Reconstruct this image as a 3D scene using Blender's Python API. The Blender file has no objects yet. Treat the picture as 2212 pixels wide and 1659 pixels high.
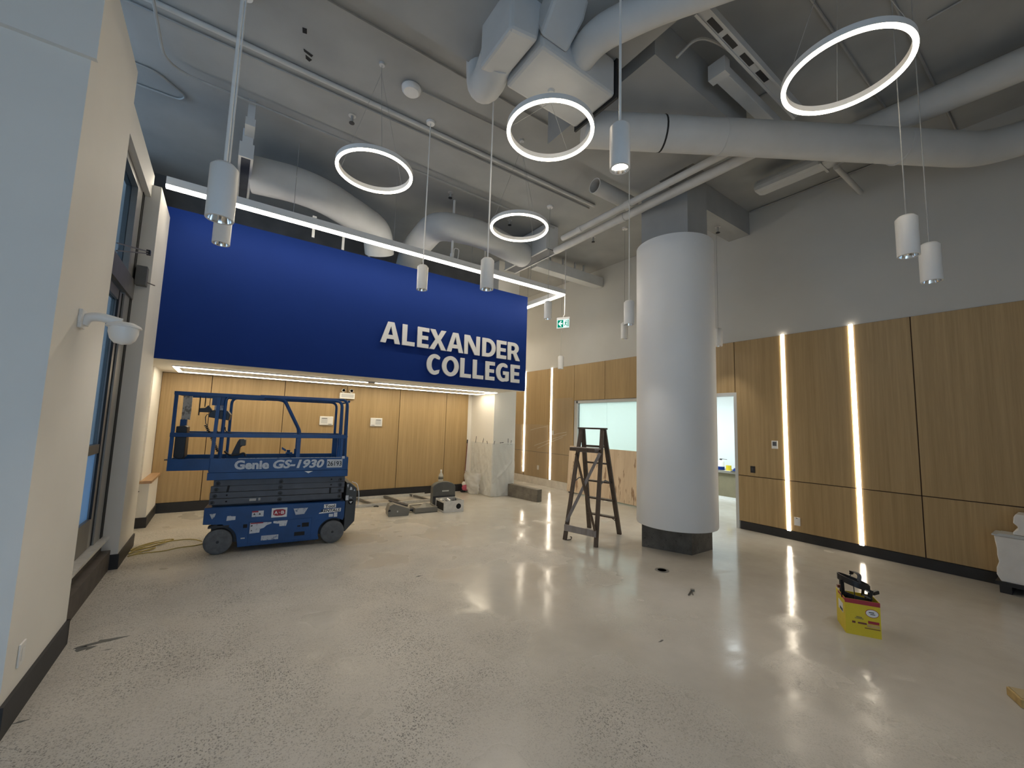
import bpy, math, random
from mathutils import Vector, Matrix
random.seed(7)
PI = math.pi
C = bpy.context.scene.collection
scene = bpy.context.scene

# ---------------------------------------------------------------- camera
cam_d = bpy.data.cameras.new('camera'); cam = bpy.data.objects.new('camera', cam_d); C.objects.link(cam)
cam_d.sensor_fit = 'HORIZONTAL'; cam_d.sensor_width = 36.0; cam_d.lens = 886.57 * 36.0 / 2212.0
cam_d.clip_start = 0.05; cam_d.clip_end = 200
_r = Vector((0.81812086, -0.57425543, 0.03014897)); _u = Vector((-0.08132524, -0.06364081, 0.99465374)); _f = Vector((0.5692666, 0.81619884, 0.09876733))
cam.matrix_world = Matrix(((_r.x, _u.x, -_f.x, 0), (_r.y, _u.y, -_f.y, 0), (_r.z, _u.z, -_f.z, 1.72), (0, 0, 0, 1)))
scene.camera = cam

# ---------------------------------------------------------------- world, light, exposure
SKY = (0.48, 0.71, 1.0); SKY_S = 3.1
EXPOSURE = 0.06
world = bpy.data.worlds.new('sky'); scene.world = world; world.use_nodes = True
_bg = world.node_tree.nodes['Background']; _bg.inputs[0].default_value = (*SKY, 1); _bg.inputs[1].default_value = SKY_S
vs = scene.view_settings
scene.display_settings.display_device = 'sRGB'
vs.view_transform = 'Standard'; vs.look = 'None'; vs.gamma = 1.0; vs.exposure = EXPOSURE; vs.use_curve_mapping = False
scene.cycles.use_denoising = True
scene.cycles.max_bounces = 8; scene.cycles.diffuse_bounces = 5; scene.cycles.sample_clamp_indirect = 6.0
L_RING = 20.0; L_LINE = 29.0; L_SOFFIT = 26.0; L_STRIP = 15.0; L_ROOM = 15.0; W_SPOT = 24.0
WARM = (1.0, 0.86, 0.66); NEUTRAL = (1.0, 0.93, 0.82)

_cl = bpy.data.lights.new('corridor_lamp', 'AREA'); _cl.shape = 'RECTANGLE'; _cl.size = 0.25; _cl.size_y = 2.4; _cl.energy = 42; _cl.color = (1.0, 0.88, 0.70)
_co = bpy.data.objects.new('corridor_lamp', _cl); C.objects.link(_co); _co.location = (6.45, 11.0, 4.9); _co.rotation_euler = (0, math.radians(20), 0)

# ---------------------------------------------------------------- materials
def lin(r, g, b):
    f = lambda v: (v / 255 / 12.92) if v / 255 <= 0.04045 else ((v / 255 + 0.055) / 1.055) ** 2.4
    return (f(r), f(g), f(b))

class NT:
    def __init__(s, name):
        s.m = bpy.data.materials.new(name); s.m.use_nodes = True; s.t = s.m.node_tree; s.n = s.t.nodes
        s.p = s.n['Principled BSDF']; s.out = s.n['Material Output']
    def new(s, typ, **kw):
        n = s.n.new(typ)
        for k, v in kw.items():
            if hasattr(n, k): setattr(n, k, v)
            else: n.inputs[k.replace('_', ' ')].default_value = v
        return n
    def link(s, a, b): s.t.links.new(a, b)
    def coords(s, scale=(1, 1, 1), rand=False, src='Object'):
        tc = s.new('ShaderNodeTexCoord'); mp = s.new('ShaderNodeMapping'); mp.inputs['Scale'].default_value = scale
        s.link(tc.outputs[src], mp.inputs['Vector'])
        if rand:
            oi = s.new('ShaderNodeObjectInfo'); mu = s.new('ShaderNodeVectorMath', operation='SCALE')
            mu.inputs[0].default_value = (37.0, 19.0, 53.0); s.link(oi.outputs['Random'], mu.inputs['Scale']); s.link(mu.outputs[0], mp.inputs['Location'])
        return mp.outputs[0]
    def noise(s, vec, scale, detail=3, rough=0.5):
        n = s.new('ShaderNodeTexNoise'); n.inputs['Scale'].default_value = scale; n.inputs['Detail'].default_value = detail; n.inputs['Roughness'].default_value = rough
        s.link(vec, n.inputs['Vector']); return n.outputs['Fac']
    def ramp(s, fac, stops, interp='LINEAR'):
        r = s.new('ShaderNodeValToRGB'); r.color_ramp.interpolation = interp
        e = r.color_ramp.elements
        while len(e) < len(stops): e.new(0.5)
        for el, (p, c) in zip(e, stops):
            el.position = p; el.color = (*c, 1) if len(c) == 3 else c
        s.link(fac, r.inputs['Fac']); return r.outputs['Color']
    def mix(s, fac, a, b, typ='MIX'):
        m = s.new('ShaderNodeMix', data_type='RGBA', blend_type=typ)
        for sock, v in ((m.inputs[0], fac), (m.inputs[6], a), (m.inputs[7], b)):
            if hasattr(v, 'is_output'): s.link(v, sock)
            elif isinstance(v, (int, float)): sock.default_value = v
            else: sock.default_value = (*v, 1)
        return m.outputs[2]
    def math(s, op, a, b=0.0):
        m = s.new('ShaderNodeMath', operation=op)
        for sock, v in ((m.inputs[0], a), (m.inputs[1], b)):
            if hasattr(v, 'is_output'): s.link(v, sock)
            else: sock.default_value = v
        return m.outputs[0]
    def bump(s, h, strength=0.2, dist=0.01):
        b = s.new('ShaderNodeBump'); b.inputs['Strength'].default_value = strength; b.inputs['Distance'].default_value = dist
        s.link(h, b.inputs['Height']); s.link(b.outputs[0], s.p.inputs['Normal'])

def plain(name, col, rough=0.5, metal=0.0, var=0.06, scale=6.0, bump=0.0, bscale=80.0, spec=0.5):
    t = NT(name); v = t.coords(rand=True)
    n = t.noise(v, scale, 4)
    a = tuple(max(0, c * (1 - var)) for c in col); b = tuple(min(1, c * (1 + var)) for c in col)
    t.link(t.ramp(n, [(0.3, a), (0.7, b)]), t.p.inputs['Base Color'])
    t.p.inputs['Roughness'].default_value = rough; t.p.inputs['Metallic'].default_value = metal
    t.p.inputs['Specular IOR Level'].default_value = spec
    if bump: t.bump(t.noise(v, bscale, 3), bump, 0.004)
    return t.m

def glow(name, col, strength):
    t = NT(name); t.n.remove(t.p); e = t.new('ShaderNodeEmission'); e.inputs[0].default_value = (*col, 1); e.inputs[1].default_value = strength
    t.link(e.outputs[0], t.out.inputs[0]); return t.m

def wood(name, c0, c1, sx=26.0, sz=0.7, rough=0.45, axis='Z'):
    t = NT(name); sc = {'Z': (sx, sx, sz), 'Y': (sx, sz, sx), 'X': (sz, sx, sx)}[axis]
    v = t.coords(sc, rand=True); n1 = t.noise(v, 1.0, 6, 0.62)
    v2 = t.coords(tuple(k * 3.3 for k in sc), rand=True); n2 = t.noise(v2, 1.0, 4, 0.6)
    v3 = t.coords(tuple(k * 0.18 for k in sc), rand=True); n3 = t.noise(v3, 1.0, 2)
    f = t.math('ADD', t.math('MULTIPLY', n1, 0.5), t.math('ADD', t.math('MULTIPLY', n2, 0.25), t.math('MULTIPLY', n3, 0.25)))
    t.link(t.ramp(f, [(0.36, c0), (0.64, c1)]), t.p.inputs['Base Color'])
    t.p.inputs['Roughness'].default_value = rough; t.bump(n2, 0.05, 0.001); return t.m

def clear_pane(name, tint, gloss=0.18, rough=0.02):
    t = NT(name); t.n.remove(t.p)
    tr = t.new('ShaderNodeBsdfTransparent'); tr.inputs[0].default_value = (*tint, 1)
    gl = t.new('ShaderNodeBsdfGlossy'); gl.inputs['Roughness'].default_value = rough
    mx = t.new('ShaderNodeMixShader'); mx.inputs[0].default_value = gloss
    t.link(tr.outputs[0], mx.inputs[1]); t.link(gl.outputs[0], mx.inputs[2]); t.link(mx.outputs[0], t.out.inputs[0]); return t.m

def film(name, col, trans=0.5, see=0.0, wrinkle=0.0, rough=0.3, wscale=5.0):
    """translucent sheet: diffuse + translucent + optional see-through, wrinkled gloss"""
    t = NT(name); t.p.inputs['Base Color'].default_value = (*col, 1); t.p.inputs['Roughness'].default_value = rough
    tl = t.new('ShaderNodeBsdfTranslucent'); tl.inputs[0].default_value = (*col, 1)
    mx = t.new('ShaderNodeMixShader'); mx.inputs[0].default_value = trans
    t.link(t.p.outputs[0], mx.inputs[1]); t.link(tl.outputs[0], mx.inputs[2]); o = mx.outputs[0]
    if wrinkle:
        v = t.coords((1, 1, 1)); n = t.noise(v, wscale, 5, 0.6); t.bump(n, wrinkle, 0.05)
    if see:
        tr = t.new('ShaderNodeBsdfTransparent'); m2 = t.new('ShaderNodeMixShader'); m2.inputs[0].default_value = see
        t.link(o, m2.inputs[1]); t.link(tr.outputs[0], m2.inputs[2]); o = m2.outputs[0]
    t.link(o, t.out.inputs[0]); return t.m

def concrete_floor():
    t = NT('polished_concrete'); v = t.coords()
    big = t.noise(v, 0.55, 5, 0.6); mid = t.noise(v, 2.3, 5, 0.6); fine = t.noise(v, 48, 4, 0.65); grit = t.noise(v, 150, 2, 0.7)
    base = t.ramp(t.math('ADD', t.math('MULTIPLY', big, 0.55), t.math('MULTIPLY', mid, 0.45)), [(0.34, (0.45, 0.415, 0.36)), (0.5, (0.51, 0.475, 0.415)), (0.66, (0.575, 0.535, 0.475))])
    # worn, open-pored concrete: denser towards -X (the unpolished side)
    sep = t.new('ShaderNodeSeparateXYZ'); t.link(v, sep.inputs[0])
    gx = t.new('ShaderNodeMapRange'); gx.inputs['From Min'].default_value = 5.2; gx.inputs['From Max'].default_value = -0.2
    gx.inputs['To Min'].default_value = -0.20; gx.inputs['To Max'].default_value = 0.17; t.link(sep.outputs[0], gx.inputs[0])
    wn = t.noise(v, 0.95, 3, 0.55)
    worn = t.ramp(t.math('ADD', wn, gx.outputs[0]), [(0.38, (0, 0, 0)), (0.68, (1, 1, 1))], 'EASE')
    def pitset(scale, lo, hi, keep):
        vo = t.new('ShaderNodeTexVoronoi'); vo.inputs['Scale'].default_value = scale; t.link(v, vo.inputs['Vector'])
        sp = t.new('ShaderNodeSeparateColor'); t.link(vo.outputs['Color'], sp.inputs[0])
        d = t.math('ADD', vo.outputs['Distance'], t.math('MULTIPLY', t.math('SUBTRACT', fine, 0.5), 0.5))
        return t.math('MULTIPLY', t.ramp(d, [(lo, (1, 1, 1)), (hi, (0, 0, 0))]), t.math('LESS_THAN', sp.outputs[0], keep))
    p1, p2, p3 = pitset(78, 0.28, 0.42, 0.55), pitset(40, 0.16, 0.26, 0.30), pitset(120, 0.30, 0.48, 0.6)
    pits = t.math('MULTIPLY', t.math('MAXIMUM', t.math('MAXIMUM', p1, p2), t.math('MULTIPLY', p3, 0.7)), worn)
    dark = t.ramp(t.noise(v, 1.7, 4, 0.6), [(0.40, (0.30,) * 3), (0.62, (0.85,) * 3)])
    col = t.mix(t.math('MULTIPLY', pits, dark), base, (0.085, 0.078, 0.072))
    light = t.math('MULTIPLY', t.ramp(fine, [(0.52, (0, 0, 0)), (0.68, (0.55,) * 3)]), worn)
    col = t.mix(light, col, (0.60, 0.58, 0.54))
    vs_ = t.coords((0.5, 2.2, 1)); st = t.noise(vs_, 1.6, 6, 0.7)
    col = t.mix(t.ramp(st, [(0.58, (0, 0, 0)), (0.80, (0.20,) * 3)]), col, (0.62, 0.60, 0.57))
    col = t.mix(t.math('MULTIPLY', grit, 0.16), col, (0.26, 0.25, 0.23))
    t.link(col, t.p.inputs['Base Color'])
    ro = t.math('ADD', t.math('MULTIPLY', mid, 0.12), t.math('ADD', t.math('MULTIPLY', worn, 0.44), 0.07))
    t.link(ro, t.p.inputs['Roughness'])
    lo = t.math('ADD', t.math('MULTIPLY', t.noise(v, 9, 3, 0.5), 0.5), t.math('MULTIPLY', fine, t.math('ADD', t.math('MULTIPLY', worn, 0.9), 0.05)))
    t.bump(t.math('SUBTRACT', lo, t.math('MULTIPLY', pits, 0.8)), 0.30, 0.007); t.p.inputs['Specular IOR Level'].default_value = 0.27
    return t.m

def raw_concrete(name, a, b):
    t = NT(name); v = t.coords(); n = t.noise(v, 5, 6, 0.65); s = t.noise(v, 28, 3)
    col = t.ramp(n, [(0.35, a), (0.68, b)]); col = t.mix(t.ramp(s, [(0.62, (0, 0, 0)), (0.72, (0.7,) * 3)]), col, tuple(k * 0.35 for k in a))
    t.link(col, t.p.inputs['Base Color']); t.p.inputs['Roughness'].default_value = 0.85; t.bump(s, 0.5, 0.01); return t.m

def plywood_mat():
    t = NT('plywood'); v = t.coords((9, 9, 0.9)); n = t.noise(v, 1.0, 5, 0.6)
    v2 = t.coords((7, 7, 1.6)); k = t.noise(v2, 1.3, 3, 0.55)
    col = t.ramp(n, [(0.3, (0.60, 0.45, 0.30)), (0.7, (0.74, 0.60, 0.43))])
    col = t.mix(t.ramp(k, [(0.60, (0, 0, 0)), (0.66, (0.75,) * 3)]), col, (0.24, 0.12, 0.06))
    t.link(col, t.p.inputs['Base Color']); t.p.inputs['Roughness'].default_value = 0.7; return t.m

def worn_white(name, base, wear, lo=0.55, hi=0.63, scale=14.0):
    t = NT(name); v = t.coords(rand=True); n = t.noise(v, scale, 5, 0.6)
    t.link(t.ramp(n, [(lo, base), (hi, wear)]), t.p.inputs['Base Color']); t.p.inputs['Roughness'].default_value = 0.5; return t.m

M = dict(
    floor=concrete_floor(),
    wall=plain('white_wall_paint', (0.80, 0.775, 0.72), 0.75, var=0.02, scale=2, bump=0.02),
    wall_shade=plain('wall_paint_shade_toned', (0.56, 0.555, 0.53), 0.75, var=0.02, scale=2, bump=0.02),  # wall paint darkened for the right wall, its shade put into the colour
    plenum=plain('dark_grey_plenum', (0.085, 0.088, 0.095), 0.85, var=0.2, scale=3),  # dark grey tone of the wall above the bulkhead
    wall_cool=plain('white_room_paint', (0.76, 0.80, 0.80), 0.75, var=0.015, scale=2),
    ceil=plain('painted_concrete_ceiling', (0.37, 0.375, 0.37), 0.85, var=0.10, scale=1.6, bump=0.12, bscale=30),
    duct=plain('painted_duct', (0.58, 0.59, 0.59), 0.55, var=0.05, scale=3, bump=0.02),
    pipe=plain('painted_pipe', (0.58, 0.575, 0.555), 0.5, var=0.06, scale=5),
    conduit=plain('grey_conduit', (0.36, 0.36, 0.35), 0.5, var=0.08),
    dark=plain('dark_void', (0.012, 0.012, 0.013), 0.8),
    black=plain('black_plastic', (0.014, 0.014, 0.016), 0.4),
    oak=wood('oak_veneer', (0.335, 0.225, 0.100), (0.465, 0.325, 0.158)),
    groove=plain('panel_backing_brown', (0.055, 0.028, 0.018), 0.8),
    base=plain('charcoal_base', (0.022, 0.022, 0.024), 0.55, var=0.15),
    blue=plain('royal_blue_paint', (0.005, 0.028, 0.18), 0.65, var=0.03, scale=2, spec=0.15),
    white=plain('white_plastic', (0.80, 0.79, 0.76), 0.4, var=0.02),
    letter=plain('white_acrylic', (0.80, 0.79, 0.77), 0.35, var=0.01),
    fixture=plain('white_powder_coat', (0.78, 0.77, 0.75), 0.4, var=0.02),
    mirror=plain('aluminium_reflector', (0.85, 0.85, 0.84), 0.12, 1.0, var=0.02),
    alu=plain('anodised_aluminium', (0.36, 0.355, 0.34), 0.38, 0.75, var=0.05),
    alu_dark=plain('dark_anodised_aluminium', (0.17, 0.165, 0.155), 0.42, 0.5, var=0.08),
    alu_lt=plain('bright_aluminium', (0.70, 0.69, 0.66), 0.35, 0.35, var=0.08, scale=20),
    frame_white=plain('painted_frame', (0.55, 0.56, 0.55), 0.5, var=0.02),
    clad=plain('white_column_cladding', (0.80, 0.81, 0.81), 0.5, var=0.015, scale=2),
    conc=raw_concrete('raw_concrete', (0.085, 0.078, 0.068), (0.15, 0.138, 0.12)),
    conc2=raw_concrete('grey_concrete_block', (0.12, 0.105, 0.085), (0.20, 0.18, 0.145)),
    stone=plain('stone_curb', (0.10, 0.085, 0.072), 0.7, var=0.2, scale=8),
    pale_stone=plain('pale_stone_base', (0.70, 0.65, 0.57), 0.4, var=0.10, scale=7),
    sill=wood('oak_sill', (0.40, 0.24, 0.13), (0.50, 0.32, 0.18), axis='Y'),
    ply=plywood_mat(),
    lift=plain('blue_lift_paint', (0.003, 0.056, 0.20), 0.38, var=0.2, scale=4),
    arm=plain('grey_scissor_steel', (0.085, 0.092, 0.108), 0.5, var=0.12, scale=9),
    arm_dk=plain('dark_pin_steel', (0.02, 0.021, 0.024), 0.5),
    tyre=plain('grey_solid_tyre', (0.12, 0.125, 0.13), 0.8, var=0.2, scale=18),
    hub=plain('dark_wheel_hub', (0.065, 0.068, 0.075), 0.6, var=0.15),
    shell=plain('dark_grey_moulding', (0.055, 0.060, 0.062), 0.55, var=0.1),
    decal=worn_white('worn_white_decal', (0.62, 0.63, 0.66), (0.34, 0.36, 0.42), 0.58, 0.66, 40),
    decal2=worn_white('scuffed_silver_decal', (0.50, 0.52, 0.56), (0.14, 0.18, 0.28), 0.52, 0.62, 30),
    tag=plain('plain_white_tag', (0.55, 0.57, 0.60), 0.5, var=0.1),
    logo=worn_white('worn_silver_lettering', (0.60, 0.62, 0.66), (0.26, 0.29, 0.38), 0.58, 0.70, 22),
    red=plain('red_print', (0.34, 0.022, 0.035), 0.5),
    ink=plain('black_print', (0.008, 0.008, 0.01), 0.5),
    board=worn_white('weathered_board', (0.46, 0.43, 0.38), (0.20, 0.18, 0.15), 0.5, 0.6, 25),
    ladder=wood('dark_ladder_wood', (0.045, 0.030, 0.020), (0.115, 0.080, 0.055), 30, 2.0, 0.6),
    ladder_lt=wood('paint_splashed_wood', (0.19, 0.165, 0.15), (0.34, 0.30, 0.28), 22, 2.0, 0.7),
    tool=plain('grey_tool_plastic', (0.115, 0.115, 0.105), 0.5, var=0.1),
    tool_dk=plain('dark_tool_plastic', (0.035, 0.037, 0.045), 0.5, var=0.1),
    tray=plain('taupe_steel_tray', (0.20, 0.19, 0.165), 0.5, var=0.08),
    yellow=plain('yellow_card', (0.70, 0.54, 0.022), 0.55, var=0.05),
    card_in=plain('inner_card', (0.42, 0.33, 0.18), 0.8),
    cord=plain('yellow_cord', (0.42, 0.33, 0.10), 0.5),
    copper=plain('brown_handle', (0.16, 0.045, 0.030), 0.45),
    pink=plain('pink_mop_fabric', (0.48, 0.10, 0.15), 0.9, bump=0.5),
    foam=plain('white_foam', (0.80, 0.77, 0.73), 0.9, var=0.04, scale=8, bump=0.5, bscale=60),
    straw=plain('straw_card', (0.46, 0.32, 0.13), 0.8, var=0.25, scale=12),
    facade=plain('pale_exterior_wall', (0.20, 0.21, 0.22), 0.8, var=0.25, scale=1.0),
    olive=plain('olive_desk_panel', (0.21, 0.18, 0.11), 0.6, var=0.06),
    desk_top=plain('grey_desk_top', (0.24, 0.22, 0.19), 0.5),
    green=plain('exit_green', (0.0, 0.20, 0.11), 0.5),
    film_pillar=film('clear_poly_sheet', (0.86, 0.86, 0.83), 0.30, 0.16, 0.5, 0.22, 6.0),
    film_wall=film('thin_poly_sheet', (0.62, 0.55, 0.44), 0.25, 0.74, 1.0, 0.14, 3.0),
    aqua=film('aqua_frosted_film', (0.80, 0.88, 0.85), 0.72, 0.0, 0.0, 0.5),
    glass=clear_pane('tinted_glass', (0.58, 0.63, 0.68), 0.10),
    frost=film('blue_frosted_glass', (0.36, 0.50, 0.62), 0.6, 0.0, 0.0, 0.4),
    transom_dark=plain('navy_backdrop', (0.002, 0.003, 0.010), 0.7),
    asphalt=plain('exterior_paving', (0.16, 0.16, 0.17), 0.9, var=0.15),
    bottle=film('milky_bottle', (0.72, 0.72, 0.68), 0.3, 0.15, 0.0, 0.3),
    e_ring=glow('ring_diffuser', WARM, L_RING), e_line=glow('linear_diffuser', (1.0, 0.90, 0.74), L_LINE),
    e_soffit=glow('soffit_diffuser', (1.0, 0.87, 0.65), L_SOFFIT), e_strip=glow('wall_strip_diffuser', (1.0, 0.88, 0.70), L_STRIP),
    e_room=glow('panel_diffuser', (0.86, 0.96, 1.0), L_ROOM), e_spot=glow('downlight_chip', (1.0, 0.95, 0.86), 22.0), e_dim=glow('downlight_chip_dim', (1.0, 0.95, 0.86), 1.2), e_exit=glow('exit_backlight', (0.72, 1.0, 0.90), 1.2), e_green=glow('exit_green_lit', (0.0, 0.24, 0.14), 1.0),
)

# ---------------------------------------------------------------- mesh helpers
class B:
    """collects shapes and links them as ONE mesh object"""
    def __init__(s): s.v = []; s.f = []
    def add(s, vs, fs):
        k = len(s.v); s.v += [tuple(v) for v in vs]; s.f += [tuple(i + k for i in f) for f in fs]; return s
    def box(s, x0, x1, y0, y1, z0, z1):
        v = [(x, y, z) for x in (x0, x1) for y in (y0, y1) for z in (z0, z1)]
        return s.add(v, [(0, 1, 3, 2), (4, 6, 7, 5), (0, 4, 5, 1), (2, 3, 7, 6), (0, 2, 6, 4), (1, 5, 7, 3)])
    def bar(s, p, q, w, h, up=(0, 0, 1)):
        p, q = Vector(p), Vector(q); d = (q - p).normalized(); u = Vector(up)
        if abs(d.dot(u)) > 0.98: u = Vector((1, 0, 0))
        x = d.cross(u).normalized(); z = x.cross(d).normalized(); v = []
        for c in (p, q):
            for a, b in ((-1, -1), (1, -1), (1, 1), (-1, 1)): v.append(c + x * (a * w / 2) + z * (b * h / 2))
        return s.add(v, [(0, 3, 2, 1), (4, 5, 6, 7), (0, 1, 5, 4), (1, 2, 6, 5), (2, 3, 7, 6), (3, 0, 4, 7)])
    def tube(s, pts, r, n=10, caps=True, taper=None):
        pts = [Vector(p) for p in pts]; rings = []; prev = None
        for i, p in enumerate(pts):
            a = (p - pts[i - 1]).normalized() if i else None; b = (pts[i + 1] - p).normalized() if i < len(pts) - 1 else None
            d = ((a or b) + (b or a)).normalized()
            if prev is None:
                u = Vector((0, 0, 1)) if abs(d.z) < 0.9 else Vector((1, 0, 0)); x = d.cross(u).normalized()
            else: x = (prev - d * prev.dot(d)).normalized()
            prev = x; y = d.cross(x)
            k = 1.0
            if a is not None and b is not None: k = 1 / max(0.5, math.sqrt(max(0.0, (1 + a.dot(b)) / 2)))
            rr = r if taper is None else r * taper[i]
            ring = []
            for j in range(n):
                t = 2 * PI * j / n; ring.append(p + x * (math.cos(t) * rr) + y * (math.sin(t) * rr))
            rings.append(ring)
        v = [q for ring in rings for q in ring]; f = []
        for i in range(len(pts) - 1):
            for j in range(n): f.append((i * n + j, i * n + (j + 1) % n, (i + 1) * n + (j + 1) % n, (i + 1) * n + j))
        if caps: f.append(tuple(range(n - 1, -1, -1))); f.append(tuple((len(pts) - 1) * n + j for j in range(n)))
        return s.add(v, f)
    def lathe(s, prof, n=24, o=(0, 0, 0), axis='z', closed=False, caps=True):
        o = Vector(o); v = []; f = []
        for (r, h) in prof:
            for j in range(n):
                t = 2 * PI * j / n; c, d = math.cos(t) * r, math.sin(t) * r
                v.append(o + Vector({'z': (c, d, h), 'y': (c, h, d), 'x': (h, c, d)}[axis]))
        m = len(prof)
        for i in range(m if closed else m - 1):
            k = (i + 1) % m
            for j in range(n): f.append((i * n + j, i * n + (j + 1) % n, k * n + (j + 1) % n, k * n + j))
        if not closed and caps:
            if prof[0][0] > 1e-5: f.append(tuple(range(n - 1, -1, -1)))
            if prof[-1][0] > 1e-5: f.append(tuple((m - 1) * n + j for j in range(n)))
        return s.add(v, f)
    def prism(s, poly, o, u, w, d):
        """poly: 2-D outline in the plane o + a*u + b*w, swept by vector d"""
        o, u, w, d = Vector(o), Vector(u), Vector(w), Vector(d); n = len(poly)
        a = [o + u * x + w * y for x, y in poly]; b = [p + d for p in a]
        f = [tuple(range(n - 1, -1, -1)), tuple(range(n, 2 * n))] + [(i, (i + 1) % n, n + (i + 1) % n, n + i) for i in range(n)]
        return s.add(a + b, f)
    def poly_xz(s, poly, y0, y1): return s.prism(poly, (0, y0, 0), (1, 0, 0), (0, 0, 1), (0, y1 - y0, 0))
    def build(s, name, mat, parent=None, smooth=None, bevel=0.0, loc=None):
        me = bpy.data.meshes.new(name); me.from_pydata(s.v, [], s.f); me.update()
        import bmesh
        bm = bmesh.new(); bm.from_mesh(me); bmesh.ops.recalc_face_normals(bm, faces=bm.faces); bm.to_mesh(me); bm.free()
        me.materials.append(mat if not isinstance(mat, str) else M[mat])
        if smooth: me.shade_smooth(); me.set_sharp_from_angle(angle=math.radians(smooth))
        o = bpy.data.objects.new(name, me); C.objects.link(o)
        if bevel:
            md = o.modifiers.new('bevel', 'BEVEL'); md.width = bevel; md.segments = 2; md.limit_method = 'ANGLE'
        if parent is not None: o.parent = parent
        if loc: o.location = loc
        return o

def tag(o, label=None, cat=None, group=None, kind=None):
    if label: o['label'] = label
    if cat: o['category'] = cat
    if group: o['group'] = group
    if kind: o['kind'] = kind
    return o
def thing(name, label, cat, loc=(0, 0, 0), rz=0.0, group=None):
    o = bpy.data.objects.new(name, None); C.objects.link(o); o.location = loc; o.rotation_euler = (0, 0, rz)
    o.empty_display_size = 0.1
    return tag(o, label, cat, group)
def struct(o, label=None): o['kind'] = 'structure'; (label and o.__setitem__('label', label)); return o
def copy_tree(o, parent=None):
    kids = list(o.children); c = o.copy(); C.objects.link(c)
    if parent is not None: c.parent = parent
    for k in kids: copy_tree(k, c)
    return c
def outline_mesh(name, splines, depth, mat, parent, o, u, w, bevel=0.0):
    """flat lettering: closed outlines (holes allowed), swept 'depth' thick, set in the plane o, u, w"""
    cu = bpy.data.curves.new(name, 'CURVE'); cu.dimensions = '2D'; cu.fill_mode = 'BOTH'; cu.extrude = depth / 2; cu.bevel_depth = bevel
    for pts in splines:
        sp = cu.splines.new('POLY'); sp.points.add(len(pts) - 1); sp.use_cyclic_u = True
        for p, (x, y) in zip(sp.points, pts): p.co = (x, y, 0, 1)
    return curve_to(cu, name, depth, mat, parent, o, u, w)
def curve_to(cu, name, depth, mat, parent, o, u, w, fit=None):
    tmp = bpy.data.objects.new('tmp', cu); C.objects.link(tmp); dg = bpy.context.evaluated_depsgraph_get()
    me = bpy.data.meshes.new_from_object(tmp.evaluated_get(dg)); bpy.data.objects.remove(tmp); bpy.data.curves.remove(cu)
    if fit:
        xs = [v.co.x for v in me.vertices]; ys = [v.co.y for v in me.vertices]
        x0, x1, y0, y1 = min(xs), max(xs), min(ys), max(ys)
        for v in me.vertices: v.co.x = (v.co.x - x0) / (x1 - x0) * fit[0]; v.co.y = (v.co.y - y0) / (y1 - y0) * fit[1]
    u, w = Vector(u).normalized(), Vector(w).normalized(); n = u.cross(w); o = Vector(o) + n * (depth / 2)
    me.transform(Matrix(((u.x, w.x, n.x, o.x), (u.y, w.y, n.y, o.y), (u.z, w.z, n.z, o.z), (0, 0, 0, 1))))
    me.name = name; me.materials.clear(); me.materials.append(M[mat])
    ob = bpy.data.objects.new(name, me); C.objects.link(ob)
    if parent is not None: ob.parent = parent
    return ob
def text(name, body, fit, mat, parent, o, u, w, depth=0.002, bold=0.0, shear=0.0, space=1.0):
    cu = bpy.data.curves.new(name, 'FONT'); cu.body = body; cu.size = 1.0; cu.offset = bold; cu.shear = shear; cu.extrude = depth / 2; cu.space_character = space
    cu.resolution_u = 3
    return curve_to(cu, name, depth, mat, parent, o, u, w, fit)
def arc(cx, cy, r, a0, a1, n=6, ry=None):
    ry = ry or r
    return [(cx + r * math.cos(math.radians(a0 + (a1 - a0) * i / n)), cy + ry * math.sin(math.radians(a0 + (a1 - a0) * i / n))) for i in range(n + 1)]
def fillet(pts, r, n=5):
    """polyline with rounded corners"""
    pts = [Vector(p) for p in pts]; out = [pts[0]]
    for i in range(1, len(pts) - 1):
        p = pts[i]; a = (pts[i - 1] - p); b = (pts[i + 1] - p); k = min(r, a.length * 0.48, b.length * 0.48)
        s, e = p + a.normalized() * k, p + b.normalized() * k
        for j in range(n + 1):
            t = j / n; out.append(s * (1 - t) ** 2 + p * 2 * t * (1 - t) + e * t ** 2)
    out.append(pts[-1]); return out

# ================================================================ setting
HC = 5.82
floor = struct(B().box(-7.5, 11.6, -3.2, 13.2, -0.15, 0).build('floor', 'floor'))
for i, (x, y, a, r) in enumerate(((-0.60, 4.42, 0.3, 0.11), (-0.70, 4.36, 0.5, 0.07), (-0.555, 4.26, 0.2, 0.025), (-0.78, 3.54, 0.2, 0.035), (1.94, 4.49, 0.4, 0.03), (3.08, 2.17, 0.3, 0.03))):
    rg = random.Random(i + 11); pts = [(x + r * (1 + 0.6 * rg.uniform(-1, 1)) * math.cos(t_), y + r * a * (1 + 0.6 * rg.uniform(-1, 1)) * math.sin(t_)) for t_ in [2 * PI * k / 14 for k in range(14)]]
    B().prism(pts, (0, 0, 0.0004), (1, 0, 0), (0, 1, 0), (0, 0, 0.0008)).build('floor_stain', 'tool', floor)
ceiling = struct(B().box(-3.0, 11.6, -3.2, 13.2, HC, HC + 0.15).build('ceiling', 'ceil'))
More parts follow.
